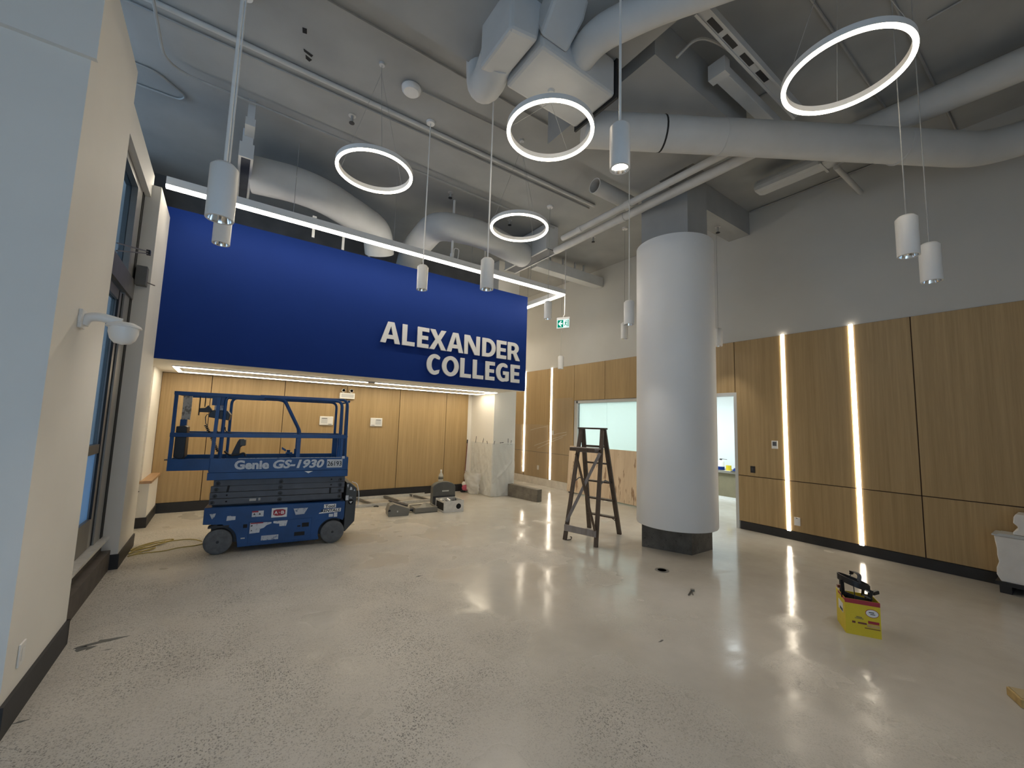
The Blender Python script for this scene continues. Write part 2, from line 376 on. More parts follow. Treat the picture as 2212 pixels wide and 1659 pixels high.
# right wall: plaster core with the doorway and the reception window
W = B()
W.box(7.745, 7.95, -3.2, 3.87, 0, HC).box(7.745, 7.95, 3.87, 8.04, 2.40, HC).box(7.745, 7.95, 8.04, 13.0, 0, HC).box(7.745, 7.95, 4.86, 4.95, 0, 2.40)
wall_right = struct(W.build('wall_right', 'wall_shade'))
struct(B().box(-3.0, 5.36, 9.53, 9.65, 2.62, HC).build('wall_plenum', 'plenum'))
wall_rear = struct(B().box(-1.25, 5.36, 9.52, 9.65, 0, 2.62).build('wall_rear', 'wall'))
struct(B().box(5.36, 6.0, 8.40, 9.65, 0, HC).build('wall_pier', 'wall'))
struct(B().box(5.88, 6.0, 9.65, 13.0, 0, HC).build('wall_corridor', 'wall'))
struct(B().box(5.88, 7.95, 13.0, 13.15, 0, HC).build('wall_far', 'wall'))
struct(B().box(-3.0, -2.5, -3.2, -3.05, 0, HC).box(1.2, 11.6, -3.2, -3.05, 0, HC).box(-2.5, 1.2, -3.2, -3.05, 0, 0.2).box(-2.5, 1.2, -3.2, -3.05, 3.1, HC).build('wall_behind', 'wall'))
W = B()
for x in (-2.5, -1.29, -0.06, 1.14): W.box(x, x + 0.06, -3.17, -3.08, 0.2, 3.1)
W.box(-2.5, 1.2, -3.17, -3.08, 0.2, 0.27).box(-2.5, 1.2, -3.17, -3.08, 3.03, 3.1).box(-2.5, 1.2, -3.17, -3.08, 2.2, 2.26)
struct(W.build('window_2', 'alu_dark'))
# bulkhead over the alcove
bulk = struct(B().box(-1.1, 5.45, 7.32, 7.50, 2.47, 4.62).box(-1.1, 5.355, 7.50, 9.515, 2.47, 2.62).build('wall_bulkhead', 'wall'))
tag(B().box(-0.905, 5.45, 7.296, 7.32, 2.475, 4.62).build('painted_panel', 'blue', bulk), 'royal blue painted front of the bulkhead')
# left side: near pier, window wall beside it, header, second pier, alcove return
P1 = B().box(-2.8, -0.83, 3.37, 4.50, 0, 4.60).box(-2.8, -0.80, 3.335, 3.37, 3.84, 4.60)
struct(P1.build('wall_left', 'wall'))
struct(B().box(-1.12, -0.92, 4.50, 6.42, 4.30, 4.60).build('trim_1', 'wall'))
struct(B().box(-1.25, -0.835, 6.36, 7.32, 0, 4.46).build('wall_left_pier', 'wall'))
struct(B().box(-1.25, -1.1, 7.32, 8.47, 0, 2.47).box(-1.25, -0.945, 8.47, 9.515, 0, 2.47).build('wall_alcove', 'wall'))
struct(B().box(-2.95, -2.8, -3.05, -2.4, 0, HC).box(-2.95, -2.8, -2.4, 3.2, 0, HC).box(-2.95, -2.8, 3.2, 9.5, 4.45, 4.75).box(-2.95, -2.8, 3.2, 9.5, 5.65, HC).box(-2.95, -2.8, 8.5, 9.5, 4.75, 5.65).box(-2.95, -2.8, 3.2, 3.5, 4.75, 5.65).box(-2.95, -2.8, 3.2, 4.5, 0, 4.45).build('wall_window_side', 'wall'))
struct(B().box(-2.8, -1.12, 4.50, 9.52, 4.46, 4.58).build('trim_2', 'wall'))
# exterior seen through the door glass
struct(B().box(-7.5, -1.3, 8.3, 9.45, 3.15, 5.6).build('trim_3', 'transom_dark'))  # dark block added outside so the transom glass looks dark
struct(B().box(-7.5, -0.9, 13.3, 13.6, 0, 3.4).build('trim_11', 'facade'))
struct(B().box(-7.5, -2.96, -3.2, 13.2, -0.01, 0.004).build('trim_4', 'asphalt'))
# baseboards
struct(B().box(7.722, 7.745, -3.0, 3.80, 0, 0.135).build('baseboard_right', 'base'))
struct(B().box(7.715, 7.745, 8.12, 13.0, 0, 0.20).build('baseboard_corridor', 'pale_stone'))
struct(B().box(-0.93, 5.35, 9.485, 9.52, 0, 0.172).build('baseboard_rear', 'base'))
struct(B().box(-0.83, -0.812, 3.37, 4.515, 0, 0.175).box(-1.0, -0.812, 4.50, 4.515, 0, 0.175).build('baseboard_left', 'base'))
struct(B().box(-0.98, -0.82, 6.342, 6.36, 0, 0.16).box(-0.835, -0.82, 6.36, 7.34, 0, 0.16).build('baseboard_pier', 'base'))

# ---- wood panels of the right wall (each panel a piece of the wall)
def panels(parent, spans, rows, axis, p0, p1):
    for a, b in spans:
        for z0, z1 in rows:
            g = 0.006; x = B()
            if axis == 'x': x.box(p0, p1, a + g, b - g, z0 + g, z1 - g)
            else: x.box(a + g, b - g, p0, p1, z0 + g, z1 - g)
            x.build('wood_panel', 'oak', parent, bevel=0.0015)
up, lo = (0.94, 3.392), (0.136, 0.94)
S = B().box(7.7405, 7.745, -3.0, 3.85, 0.136, 3.39).box(7.7405, 7.745, 3.85, 8.13, 2.42, 3.39).box(7.7405, 7.745, 8.13, 13.0, 0.20, 3.39)
tag(S.build('panel_backing', 'groove', wall_right), 'dark brown backing showing in the panel joints')
g = 0.030   # half width of an LED slot
panels(wall_right, [(-2.24, -1.02), (-1.02, 0.20), (0.20, 1.427), (1.427, 2.092 - g), (2.092 + g, 3.03 - g), (3.03 + g, 3.845)], [up, lo], 'x', 7.727, 7.741)
panels(wall_right, [(3.845, 4.83), (4.83, 5.93), (5.93, 7.03), (7.03, 8.125)], [(2.42, 3.392)], 'x', 7.727, 7.741)
panels(wall_right, [(8.125, 9.065 - g), (9.065 + g, 10.33 - g), (10.33 + g, 11.55), (11.55, 12.77)], [up, (0.20, 0.94)], 'x', 7.727, 7.741)
S = B().box(-0.945, 5.25, 9.514, 9.52, 0.17, 2.47)
S.build('panel_backing', 'groove', wall_rear)
panels(wall_rear, [(-0.945, -0.222), (-0.222, 0.987), (0.987, 2.198), (2.198, 3.405), (3.405, 4.616), (4.616, 5.25)], [(0.17, 2.468)], 'y', 9.5, 9.514)

# ---- reception window and doorway in the right wall
W1 = struct(B().box(7.735, 7.83, 7.99, 8.04, 0, 2.40).box(7.735, 7.83, 4.95, 8.04, 2.345, 2.40).box(7.735, 7.83, 4.95, 5.0, 0, 2.40).box(7.735, 7.83, 4.95, 8.04, 0, 0.06).build('window_1', 'frame_white'))
for a, b in ((5.01, 6.01), (6.015, 7.01), (7.015, 7.985)):
    B().box(7.790, 7.798, a, b, 0.06, 2.345).build('glass_pane', 'aqua', W1)
B().box(7.785, 7.803, 7.978, 7.99, 0.06, 2.345).build('gasket', 'black', W1)
D1 = struct(B().box(7.725, 7.955, 3.82, 3.875, 0, 2.44).box(7.725, 7.955, 3.875, 4.82, 2.385, 2.44).box(7.725, 7.955, 4.815, 4.86, 0, 2.44).build('door_2', 'frame_white'))
# ---- office behind the doorway
struct(B().box(11.2, 11.35, 1.0, 10.0, 0, 3.0).build('wall_office_far', 'wall_cool'))
struct(B().box(7.95, 11.2, 0.9, 1.0, 0, 3.0).build('wall_office_right', 'wall_cool'))
struct(B().box(7.95, 11.2, 10.0, 10.1, 0, 3.0).build('wall_office_left', 'wall_cool'))
struct(B().box(7.95, 11.35, 0.9, 10.1, 2.95, 3.05).build('ceiling_office', 'wall_cool'))
panels_lab = ['square ceiling light panel in the office, over the doorway side', 'square ceiling light panel in the office, behind the reception window', 'square ceiling light panel in the office, far end']
for (x, y), lb in zip(((9.4, 4.2), (9.3, 6.6), (9.3, 8.6)), panels_lab):
    t = thing('ceiling_light', lb, 'ceiling light', (x, y, 2.95), group='office ceiling panels')
    B().box(-0.62, 0.62, -0.62, 0.62, -0.03, -0.001).box(-0.62, 0.62, -0.62, 0.62, -0.03, -0.001).build('frame', 'frame_white', t)
    B().box(-0.59, 0.59, -0.59, 0.59, -0.036, -0.0305).build('diffuser', 'e_room', t)

# ---- glazed street door and transom between the two left piers
DX = -0.98
D = thing('door_1', 'dark aluminium glazed street door with frosted lower pane, recessed between the white piers', 'door', (0, 0, 0)); D['kind'] = 'structure'; del D['category']
B().box(DX - 0.10, DX, 5.985, 6.25, 0.24, 4.30).box(DX - 0.10, DX, 4.50, 4.62, 0.24, 4.30).build('door_frame', 'alu', D)
B().box(DX - 0.12, DX + 0.02, 4.50, 6.30, 3.02, 3.24).build('header_bar', 'alu_dark', D)
B().box(DX - 0.10, DX, 4.62, 5.985, 4.22, 4.30).build('top_rail', 'alu_dark', D)
B().box(DX - 0.07, DX - 0.02, 5.83, 5.965, 0.37, 3.0).build('door_stile', 'alu', D); B().box(DX - 0.07, DX - 0.02, 4.64, 4.76, 0.37, 3.0).build('door_stile', 'alu', D)
B().box(DX - 0.07, DX - 0.018, 4.76, 5.83, 1.31, 1.40).build('middle_rail', 'alu_dark', D)
B().box(DX - 0.07, DX - 0.018, 4.76, 5.83, 0.37, 0.66).build('bottom_rail', 'alu_dark', D)
B().box(DX - 0.07, DX - 0.018, 4.76, 5.83, 2.90, 3.0).build('head_rail', 'alu_dark', D)
B().box(DX - 0.050, DX - 0.044, 4.76, 5.83, 1.40, 2.90).build('glass_pane', 'glass', D)
tag(B().box(DX - 0.050, DX - 0.044, 4.76, 5.83, 0.66, 1.31).build('frosted_pane', 'frost', D), 'light blue frosted lower pane')
B().box(DX - 0.060, DX - 0.052, 4.62, 5.985, 3.24, 4.22).build('transom_pane', 'glass', D)
B().box(DX - 0.03, DX - 0.012, 5.815, 5.832, 0.66, 3.0).box(DX - 0.07, DX - 0.012, 5.965, 5.985, 0.37, 3.0).build('gasket', 'black', D)
B().box(DX - 0.05, DX + 0.005, 6.25, 6.36, 0.20, 4.30).build('joint_filler', 'dark', D)
B().box(DX - 0.12, DX + 0.06, 4.50, 6.36, 0.335, 0.365).build('threshold', 'alu_lt', D)
struct(B().box(-1.15, -0.895, 4.515, 6.34, 0, 0.215).box(-1.15, -0.97, 4.515, 6.34, 0.215, 0.335).build('trim_5', 'stone'))
# bracket plate and thin stays of a window operator
t = thing('window_stay', 'thin dark metal stay sticking out above the door header', 'window hardware', (0, 0, 0), group='stays above the street door')
B().bar((-0.985, 5.40, 3.37), (-0.845, 6.10, 3.555), 0.012, 0.012).bar((-0.985, 5.42, 3.30), (-0.845, 6.10, 3.535), 0.012, 0.012).build('rod', 'alu_dark', t)
B().box(-0.865, -0.83, 6.07, 6.13, 3.52, 3.57).build('clip', 'black', t)
t2 = thing('window_stay', 'dark stay with a square bracket plate at the door header corner', 'window hardware', (0, 0, 0), group='stays above the street door')
B().bar((-0.95, 6.27, 3.27), (-0.79, 6.345, 3.235), 0.010, 0.010).build('rod', 'alu_dark', t2)
B().box(-0.955, -0.86, 6.24, 6.352, 3.20, 3.42).build('bracket_plate', 'alu_dark', t2)

# ---- window ledge in the alcove
L = struct(B().box(-1.095, -0.84, 8.41, 9.485, 0, 0.66).build('trim_6', 'wall'), 'low white boxed ledge in the alcove corner')
B().box(-1.098, -0.815, 8.385, 9.50, 0.66, 0.70).build('wooden_sill', 'sill', L, bevel=0.004)
B().box(-1.095, -0.825, 8.395, 8.41, 0, 0.155).box(-0.84, -0.825, 8.41, 9.485, 0, 0.155).build('base_strip', 'base', L)
t = thing('wall_lever', 'small grey lever on the front of the low white ledge', 'lever', (-1.02, 8.405, 0.50))
B().box(-0.02, 0.02, -0.012, 0, -0.03, 0.03).build('plate', 'alu', t); B().bar((0, -0.02, 0), (0.075, -0.045, 0.055), 0.018, 0.014).build('handle', 'alu_dark', t)

# ================================================================ beams and column (structure)
struct(B().box(-2.8, 3.0, 1.9, 3.40, 5.32, HC).build('trim_7', 'ceil'), 'deep painted concrete beam across the ceiling')
struct(B().box(3.17, 5.0, 2.27, 3.9, 5.37, HC).build('trim_8', 'ceil'), 'dropped painted ceiling block left of the column')
struct(B().box(5.0, 7.745, 3.52, 3.9, 5.37, HC).build('trim_9', 'ceil'), 'painted beam from the column to the right wall')
struct(B().box(-2.8, 5.36, 9.0, 9.52, 5.1, HC).build('trim_10', 'plenum'), 'dark grey downstand along the rear wall')
for pts, lb in (([(0.35, 4.56), (0.39, 4.55), (0.40, 4.61), (0.36, 4.62)], ''), ([(0.40, 4.83), (0.50, 4.86), (0.49, 4.89), (0.41, 4.86)], ''), ([(0.43, 4.90), (0.50, 4.93), (0.48, 4.97), (0.44, 4.95)], '')):
    B().prism(pts, (0, 0, HC - 0.006), (1, 0, 0), (0, 1, 0), (0, 0, 0.007)).build('ceiling_hole', 'dark', ceiling)

col = thing('column', 'round white clad column on a dark concrete base, right of the wooden stepladder', 'column', (5.60, 3.68, 0))
core = [(-0.41, 0.30), (-0.15, -0.33), (0.39, -0.325), (0.41, 0.36)]
B().prism(core, (0, 0, 0), (1, 0, 0), (0, 1, 0), (0, 0, 0.42)).build('concrete_base', 'conc', col)
B().prism(core, (0, 0, 4.4), (1, 0, 0), (0, 1, 0), (0, 0, HC - 4.4)).build('column_neck', 'ceil', col)
prof = [(0.545, 0.345), (0.558, 0.345), (0.564, 0.36), (0.564, 4.56), (0.545, 4.57)]
B().lathe(prof, 96).build('cladding', 'clad', col, smooth=40)
blk = thing('concrete_curb', 'low dark concrete block on the floor beside the plastic-wrapped pier', 'concrete block', (0, 0, 0))
B().poly_xz([(0, 0), (0.98, 0), (0.985, 0.275), (0.93, 0.275), (0.5, 0.285), (0, 0.29)], 0, 0.15).build('block', 'conc2', blk, bevel=0.008)
blk.location = (5.80, 8.36, 0); blk.rotation_euler = (0, 0, math.atan2(7.33 - 8.30, 5.90 - 5.76))

# ================================================================ lights
def ring(x, y, z, label, top=HC):
    t = thing('ring_light', label, 'pendant light', (x, y, z), group='round halo pendants')
    R = 0.395
    B().lathe([(R - 0.015, -0.010), (R - 0.015, -0.020), (R - 0.011, -0.026), (R + 0.011, -0.026), (R + 0.015, -0.020), (R + 0.015, -0.010)], 96, closed=True).build('diffuser', 'e_ring', t, smooth=40)
    B().lathe([(R - 0.017, -0.0095), (R + 0.017, -0.0095), (R + 0.017, 0.040), (R - 0.017, 0.040)], 96, closed=True).build('housing', 'fixture', t, smooth=40)
    for k in range(3):
        a = 2 * PI * k / 3 + 0.4; p = (math.cos(a) * R, math.sin(a) * R, 0.040)
        B().tube([p, (0, 0, top - z - 0.12)], 0.0022, 5).build('cable', 'conduit', t)
    B().tube([(0, 0, top - z - 0.12), (0, 0, top - z)], 0.003, 5).build('stem_cable', 'conduit', t)
    B().lathe([(0.0, -0.025), (0.032, -0.025), (0.035, 0)], 16, (0, 0, top - z)).build('canopy', 'duct', t, smooth=30)
ring(2.32, 2.82, 4.5, 'glowing ring pendant just left of the lit downlight, middle of the four rings across', 4.918)
ring(1.17, 4.49, 4.5, 'leftmost glowing ring pendant, over the blue bulkhead')
ring(3.21, 4.54, 4.5, 'smallest looking glowing ring pendant, nearest the end of the L-shaped linear light')
ring(3.71, 0.96, 4.5, 'largest looking glowing ring pendant, upper right corner')

def downlight(k, p35, label, lit=False, rod=0.008):
    x, y, z = p35[0] * k, p35[1] * k, 1.72 + 1.78 * k
    t = thing('cylinder_pendant', label, 'pendant light', (x, y, z), group='white cylinder downlights')
    r, h = 0.07, 0.33
    B().lathe([(r - 0.012, 0.0), (r, 0.0), (r, h - 0.022), (r - 0.02, h), (0, h)], 32, caps=False).build('shade', 'fixture', t, smooth=50)
    B().lathe([(r - 0.012, 0.001), (r - 0.028, 0.07), (r - 0.034, 0.085)], 32, caps=False).build('reflector', 'mirror', t, smooth=60)
    B().lathe([(0, 0.036), (r - 0.022, 0.036)] if lit else [(0, 0.084), (r - 0.034, 0.085)], 24).build('lens', 'e_spot' if lit else 'e_dim', t)
    B().tube([(0, 0, h), (0, 0, HC - z)], rod, 8).build('rod', 'fixture' if rod > 0.005 else 'conduit', t, smooth=60)
    B().lathe([(0.0, -0.03), (0.055, -0.03), (0.06, 0)], 20, (0, 0, HC - z)).build('canopy', 'fixture', t, smooth=30)
    ld = bpy.data.lights.new('downlight_lamp', 'SPOT'); ld.energy = W_SPOT * (2.6 if lit else 1.0); ld.color = (1.0, 0.93, 0.84); ld.spot_size = math.radians(78); ld.spot_blend = 0.7; ld.shadow_soft_size = 0.035
    lo_ = bpy.data.objects.new('downlight_lamp', ld); C.objects.link(lo_); lo_.parent = t; lo_.location = (0, 0, 0.02)
downlight(1.014, (2.103, 1.792), 'white cylinder pendant with a bright lit lens, right of the middle ring light', True, rod=0.009)
downlight(0.628, (-0.174, 4.486), 'nearest, largest white cylinder pendant, upper left, in front of the linear light', rod=0.010)
downlight(0.88, (-0.166, 5.133), 'white cylinder pendant half hidden behind and below the nearest one')
downlight(0.972, (2.059, 5.154), 'white cylinder pendant over the blue bulkhead, left of its nearer twin')
downlight(0.787, (2.726, 4.566), 'white cylinder pendant overlapping the linear light, upper right of the white lettering', rod=0.008)
downlight(1.09, (4.312, 5.197), 'small white cylinder pendant hanging at the return of the L-shaped linear light', True, rod=0.004)
downlight(0.805, (8.505, 9.565), 'small white cylinder pendant straight below the green exit sign', True, rod=0.004)
downlight(0.795, (5.597, 4.551), 'white cylinder pendant just left of the column, upper of two', rod=0.006)
downlight(1.0, (6.453, 5.361), 'white cylinder pendant just left of the column, lower of two', rod=0.004)
downlight(0.87, (8.436, 4.52), 'white cylinder pendant half hidden by the right edge of the column', rod=0.004)
downlight(0.805, (5.423, 0.98), 'white cylinder pendant against the right plaster wall, upper of two', rod=0.004)
downlight(0.733, (6.524, 1.002), 'white cylinder pendant against the right plaster wall, lower of two', rod=0.004)

# L-shaped linear light in front of the bulkhead
LZ = 4.60
t = thing('linear_light', 'long L-shaped white linear light glowing along the top of the blue bulkhead', 'linear light', (0, 0, 0))
B().box(-0.83, 5.93, 6.565, 6.635, LZ + 0.012, LZ + 0.115).build('housing', 'fixture', t); B().box(5.86, 5.93, 6.635, 8.30, LZ + 0.012, LZ + 0.115).build('housing', 'fixture', t)
B().box(-0.83, 5.928, 6.568, 6.632, LZ - 0.022, LZ + 0.012).build('diffuser', 'e_line', t); B().box(5.864, 5.928, 6.632, 8.298, LZ - 0.022, LZ + 0.012).build('diffuser', 'e_line', t)
for x in (0.6, 2.1, 3.6, 5.0): B().tube([(x, 6.6, LZ + 0.115), (x, 6.6, HC)], 0.004, 6).build('cable', 'conduit', t)
B().tube([(5.9, 7.9, LZ + 0.115), (5.9, 7.9, HC)], 0.004, 6).build('cable', 'conduit', t)
pw = (3.18, 6.60)
B().tube([(pw[0], pw[1], LZ + 0.20), (pw[0], pw[1], HC)], 0.022, 10).build('power_stem', 'fixture', t, smooth=50)
B().lathe([(0.0, 0.0), (0.035, 0.01), (0.035, 0.08), (0.0, 0.10)], 12, (pw[0], pw[1], LZ + 0.115)).build('stem_cap', 'fixture', t, smooth=30)
B().tube(fillet([(pw[0] + 0.03, 6.6, LZ + 0.115), (pw[0] + 0.04, 6.6, LZ + 0.32), (pw[0] + 0.14, 6.6, LZ + 0.32), (pw[0] + 0.12, 6.6, LZ + 0.115)], 0.06, 6), 0.008, 6).build('flex_cable', 'fixture', t, smooth=60)

# rectangle of LED profile in the alcove soffit
t = thing('soffit_light', 'rectangular LED profile glowing in the alcove soffit under the blue bulkhead', 'linear light', (0, 0, 2.47))
def edge_bar(name, mat, x0, x1, y0, y1, z0, z1): B().box(x0, x1, y0, y1, z0, z1).build(name, mat, t)
X0, X1, Y0, Y1, w = -0.69, 5.205, 8.06, 8.99, 0.05
for nm, mat, z0, z1, e in (('housing', 'fixture', -0.018, -0.001, 0.012), ('diffuser', 'e_soffit', -0.026, -0.0185, 0.0)):
    edge_bar(nm, mat, X0 - e, 2.24, Y0 - e, Y0 + w + e, z0, z1); edge_bar(nm, mat, 2.36, X1 + e, Y0 - e, Y0 + w + e, z0, z1)
    edge_bar(nm, mat, X0 - e, X1 + e, Y1 - w - e, Y1 + e, z0, z1)
    edge_bar(nm, mat, X0 - e, X0 + w + e, Y0 + w + e, Y1 - w - e, z0, z1); edge_bar(nm, mat, X1 - w - e, X1 + e, Y0 + w + e, Y1 - w - e, z0, z1)
B().box(2.235, 2.365, Y0 - 0.015, Y0 + w + 0.015, -0.03, -0.001).build('joiner', 'alu', t)

# vertical LED strips in the right wall
for y, z0, lb in ((10.33, 0.30, 'vertical wall LED strip in the corridor, leftmost, beside the blue bulkhead edge'), (9.065, 0.205, 'vertical wall LED strip in the corridor, second from the left, over the white outlet'),
                  (3.03, 0.13, 'vertical wall LED strip on the right wall, between thermostat and white outlet'), (2.092, 0.13, 'vertical wall LED strip on the right wall, rightmost, behind the yellow box')):
    t = thing('led_strip', lb, 'wall light', (7.7405, y, z0), group='vertical LED wall strips')
    h = 3.405 - z0
    B().box(-0.006, -0.0005, -0.028, 0.028, 0, h).build('channel', 'fixture', t)
    B().box(-0.024, -0.0065, -0.024, 0.024, 0.004, h - 0.004).build('diffuser', 'e_strip', t)

# ================================================================ raised lettering on the bulkhead
def glyph(ch, w, h):
    s = 0.088
    if ch == 'A':
        b = s * 1.12; xl = lambda y: b + (w / 2 - b) * (y / (0.86 * h)); xr = lambda y: w - xl(y)
        return [[(0, 0), (.345 * w, h), (.655 * w, h), (w, 0), (w - b, 0), (xr(.2 * h), .2 * h), (xl(.2 * h), .2 * h), (b, 0)], [(xl(.39 * h), .39 * h), (w / 2, .80 * h), (xr(.39 * h), .39 * h)]]
    t = .195 * h
    if ch == 'L': return [[(0, 0), (0, h), (s, h), (s, t), (w, t), (w, 0)]]
    if ch == 'E': return [[(0, 0), (0, h), (w, h), (w, h - t), (s, h - t), (s, .595 * h), (.93 * w, .595 * h), (.93 * w, .41 * h), (s, .41 * h), (s, t), (w, t), (w, 0)]]
    if ch == 'X': return [[(0, 0), (.345 * w, .515 * h), (.03 * w, h), (.315 * w, h), (.5 * w, .675 * h), (.685 * w, h), (.965 * w, h), (.655 * w, .51 * h), (w, 0), (.70 * w, 0), (.5 * w, .355 * h), (.295 * w, 0)]]
    if ch == 'N': return [[(0, 0), (0, h), (.325 * w, h), (.785 * w, .31 * h), (.775 * w, h), (w, h), (w, 0), (.675 * w, 0), (.215 * w, .70 * h), (.225 * w, 0)]]
    if ch == 'D':
        return [[(0, 0), (0, h)] + arc(.40 * w, .5 * h, .60 * w, 90, -90, 16, .5 * h), [(s, t)] + arc(.40 * w, .5 * h, .60 * w - s * 1.03, -90, 90, 12, .5 * h - t) + [(s, h - t)]]
    if ch == 'R':
        return [[(0, 0), (0, h)] + arc(.46 * w, .69 * h, .44 * w, 90, -55, 12, .31 * h) + [(w * 1.02, 0), (.68 * w, 0), (.44 * w, .375 * h), (s, .375 * h), (s, 0)], [(s, .54 * h), (s, .815 * h)] + arc(.44 * w, .6775 * h, .17 * w, 90, -90, 8, .1375 * h)]
    if ch == 'O': return [arc(.5 * w, .5 * h, .5 * w, 0, 350, 35, .515 * h), arc(.5 * w, .5 * h, .5 * w - s * 1.04, 0, 350, 35, .515 * h - t)]
    if ch == 'C': return [arc(.56 * w, .5 * h, .56 * w, 46, 306, 22, .515 * h) + [(.93 * w, .26 * h)] + arc(.58 * w, .5 * h, .56 * w - s * 1.04, 296, 62, 18, .515 * h - t) + [(.90 * w, .76 * h)]]
    if ch == 'G': return [arc(.53 * w, .5 * h, .53 * w, 52, 290, 22, .515 * h) + [(.86 * w, .015 * h), (w, .07 * h), (w, .565 * h), (.545 * w, .565 * h), (.545 * w, .375 * h), (.735 * w, .375 * h), (.735 * w, .205 * h)] + arc(.56 * w, .5 * h, .53 * w - s * 1.04, 278, 62, 16, .515 * h - t) + [(.88 * w, .78 * h)]]
sign = thing('wall_lettering', 'raised white capital lettering, two lines, on the royal blue bulkhead', 'sign', (0, 7.295, 0))
row1 = [(2.17, 2.532), (2.568, 2.81), (2.86, 3.088), (3.101, 3.458), (3.471, 3.834), (3.857, 4.215), (4.276, 4.602), (4.633, 4.876), (4.915, 5.235)]
row2 = [(3.071, 3.357), (3.389, 3.75), (3.786, 4.03), (4.074, 4.322), (4.373, 4.596), (4.637, 4.96), (5.01, 5.246)]
for word, spans, z in (('ALEXANDER', row1, 3.115), ('COLLEGE', row2, 2.632)):
    for ch, (a, b) in zip(word, spans):
        outline_mesh('letter', glyph(ch, b - a, 0.388), 0.028, 'letter', sign, (a, -0.030, z), (1, 0, 0), (0, 0, 1))
# the curve faces -Y with u=+X, w=+Z, n = u x w = -Y

# ================================================================ scissor lift
LA = math.atan2(6.262 - 6.40, 1.386 - 0.083)
lift = thing('scissor_lift', 'blue electric scissor lift with guard rails, parked in front of the oak panelled alcove', 'scissor lift', (0.083, 6.40, 0), LA)
def dec(name, x0, x1, z0, z1, mat, parent, y=-0.001, poly=None):
    b = B()
    if poly: b.poly_xz(poly, y - 0.0015, y)
    else: b.box(x0, x1, y - 0.0015, y, z0, z1)
    return b.build(name, mat, parent)
# chassis with wheel arches
arch = lambda cx, r, a0, a1, n=10: [(cx + r * math.cos(math.radians(a0 + (a1 - a0) * i / n)), 0.155 + r * math.sin(math.radians(a0 + (a1 - a0) * i / n))) for i in range(n + 1)]
poly = [(-0.185, 0.578), (1.448, 0.560), (1.448, 0.34), (1.43, 0.30)] + arch(1.305, 0.185, 62, 205) + [(1.125, 0.066), (0.195, 0.066)] + arch(-0.015, 0.195, 12, 74, 6) + [(0.02, 0.36), (-0.185, 0.375)]
ch = B().poly_xz(poly, 0.012, 0.748).build('chassis', 'lift', lift, bevel=0.006)
B().box(-0.10, 1.40, 0.09, 0.67, 0.12, 0.34).build('axle_box', 'arm_dk', lift)
dr_ = B().box(0.30, 1.03, 0.002, 0.012, 0.095, 0.365).build('battery_door', 'lift', lift, bevel=0.003)
for (x0, x1, z0, z1) in ((0.915, 1.0, 0.255, 0.31), (0.86, 0.90, 0.262, 0.28), (0.83, 0.955, 0.145, 0.195)): dec('door_slot', x0, x1, z0, z1, 'dark', dr_, 0.0025)
dec('latch', 0.24, 0.285, 0.30, 0.345, 'dark', ch, 0.0125); dec('latch', 0.225, 0.27, 0.165, 0.18, 'decal2', ch, 0.0125)
# decals on the chassis
dec('decal', 0.325, 0.455, 0.43, 0.505, 'decal', ch, 0.0125); dec('decal', 0.325, 0.395, 0.487, 0.505, 'red', ch, 0.0105)
for k in (0.352, 0.412): dec('warning_mark', 0, 0, 0, 0, 'ink', ch, 0.0105, [(k - 0.014, 0.455), (k + 0.014, 0.455), (k, 0.480)])
dec('decal', 0, 0, 0, 0, 'decal', ch, 0.0125, [(0.055, 0.405), (0.15, 0.41), (0.15, 0.455), (0.10, 0.458), (0.098, 0.465), (0.06, 0.462)])
dec('decal', 0, 0, 0, 0, 'decal2', ch, 0.0125, [(-0.125, 0.50), (-0.06, 0.505), (-0.072, 0.46), (-0.095, 0.435)])
dec('decal', 0, 0, 0, 0, 'decal', dr_, 0.002, [(0.315, 0.225), (0.425, 0.230), (0.43, 0.275), (0.47, 0.285), (0.50, 0.315), (0.555, 0.335), (0.553, 0.352), (0.315, 0.36)])
dec('decal', 0.32, 0.46, 0.345, 0.358, 'red', dr_, 0.0003); dec('warning_mark', 0, 0, 0, 0, 'ink', dr_, 0.0003, [(0.325, 0.31), (0.345, 0.318), (0.34, 0.333), (0.328, 0.328)]); dec('warning_mark', 0, 0, 0, 0, 'ink', dr_, 0.0003, [(0.325, 0.255), (0.345, 0.255), (0.335, 0.272)])
dec('decal', 0, 0, 0, 0, 'decal', dr_, 0.002, [(0.575, 0.335), (0.62, 0.325), (0.645, 0.325), (0.648, 0.29), (0.725, 0.288), (0.74, 0.36), (0.575, 0.36)])
dec('decal', 0.45, 0.645, 0.125, 0.185, 'decal2', dr_, 0.002)
dec('decal', 0, 0, 0, 0, 'decal2', ch, 0.0125, [(0.80, 0.505), (0.975, 0.505), (0.935, 0.425), (0.83, 0.42)])
ab = dec('logo_plate', 0.545, 0.725, 0.405, 0.525, 'letter', ch, 0.0125)
dec('logo_field', 0, 0, 0, 0, 'red', ab, 0.0105, [(0.565, 0.440), (0.60, 0.425), (0.67, 0.425), (0.705, 0.440), (0.705, 0.495), (0.67, 0.508), (0.60, 0.508), (0.565, 0.495)])
text('lettering', 'A', (0.040, 0.042), 'letter', ab, (0.577, 0.0088, 0.446), (1, 0, 0), (0, 0, 1), 0.001, 0.02)
text('lettering', 'B', (0.036, 0.042), 'letter', ab, (0.656, 0.0088, 0.446), (1, 0, 0), (0, 0, 1), 0.001, 0.02)
text('lettering', 'to', (0.022, 0.020), 'decal', ab, (0.626, 0.0088, 0.457), (1, 0, 0), (0, 0, 1), 0.001, 0.01)
tl = dec('rental_plate', 1.175, 1.33, 0.482, 0.535, 'letter', ch, 0.0125)
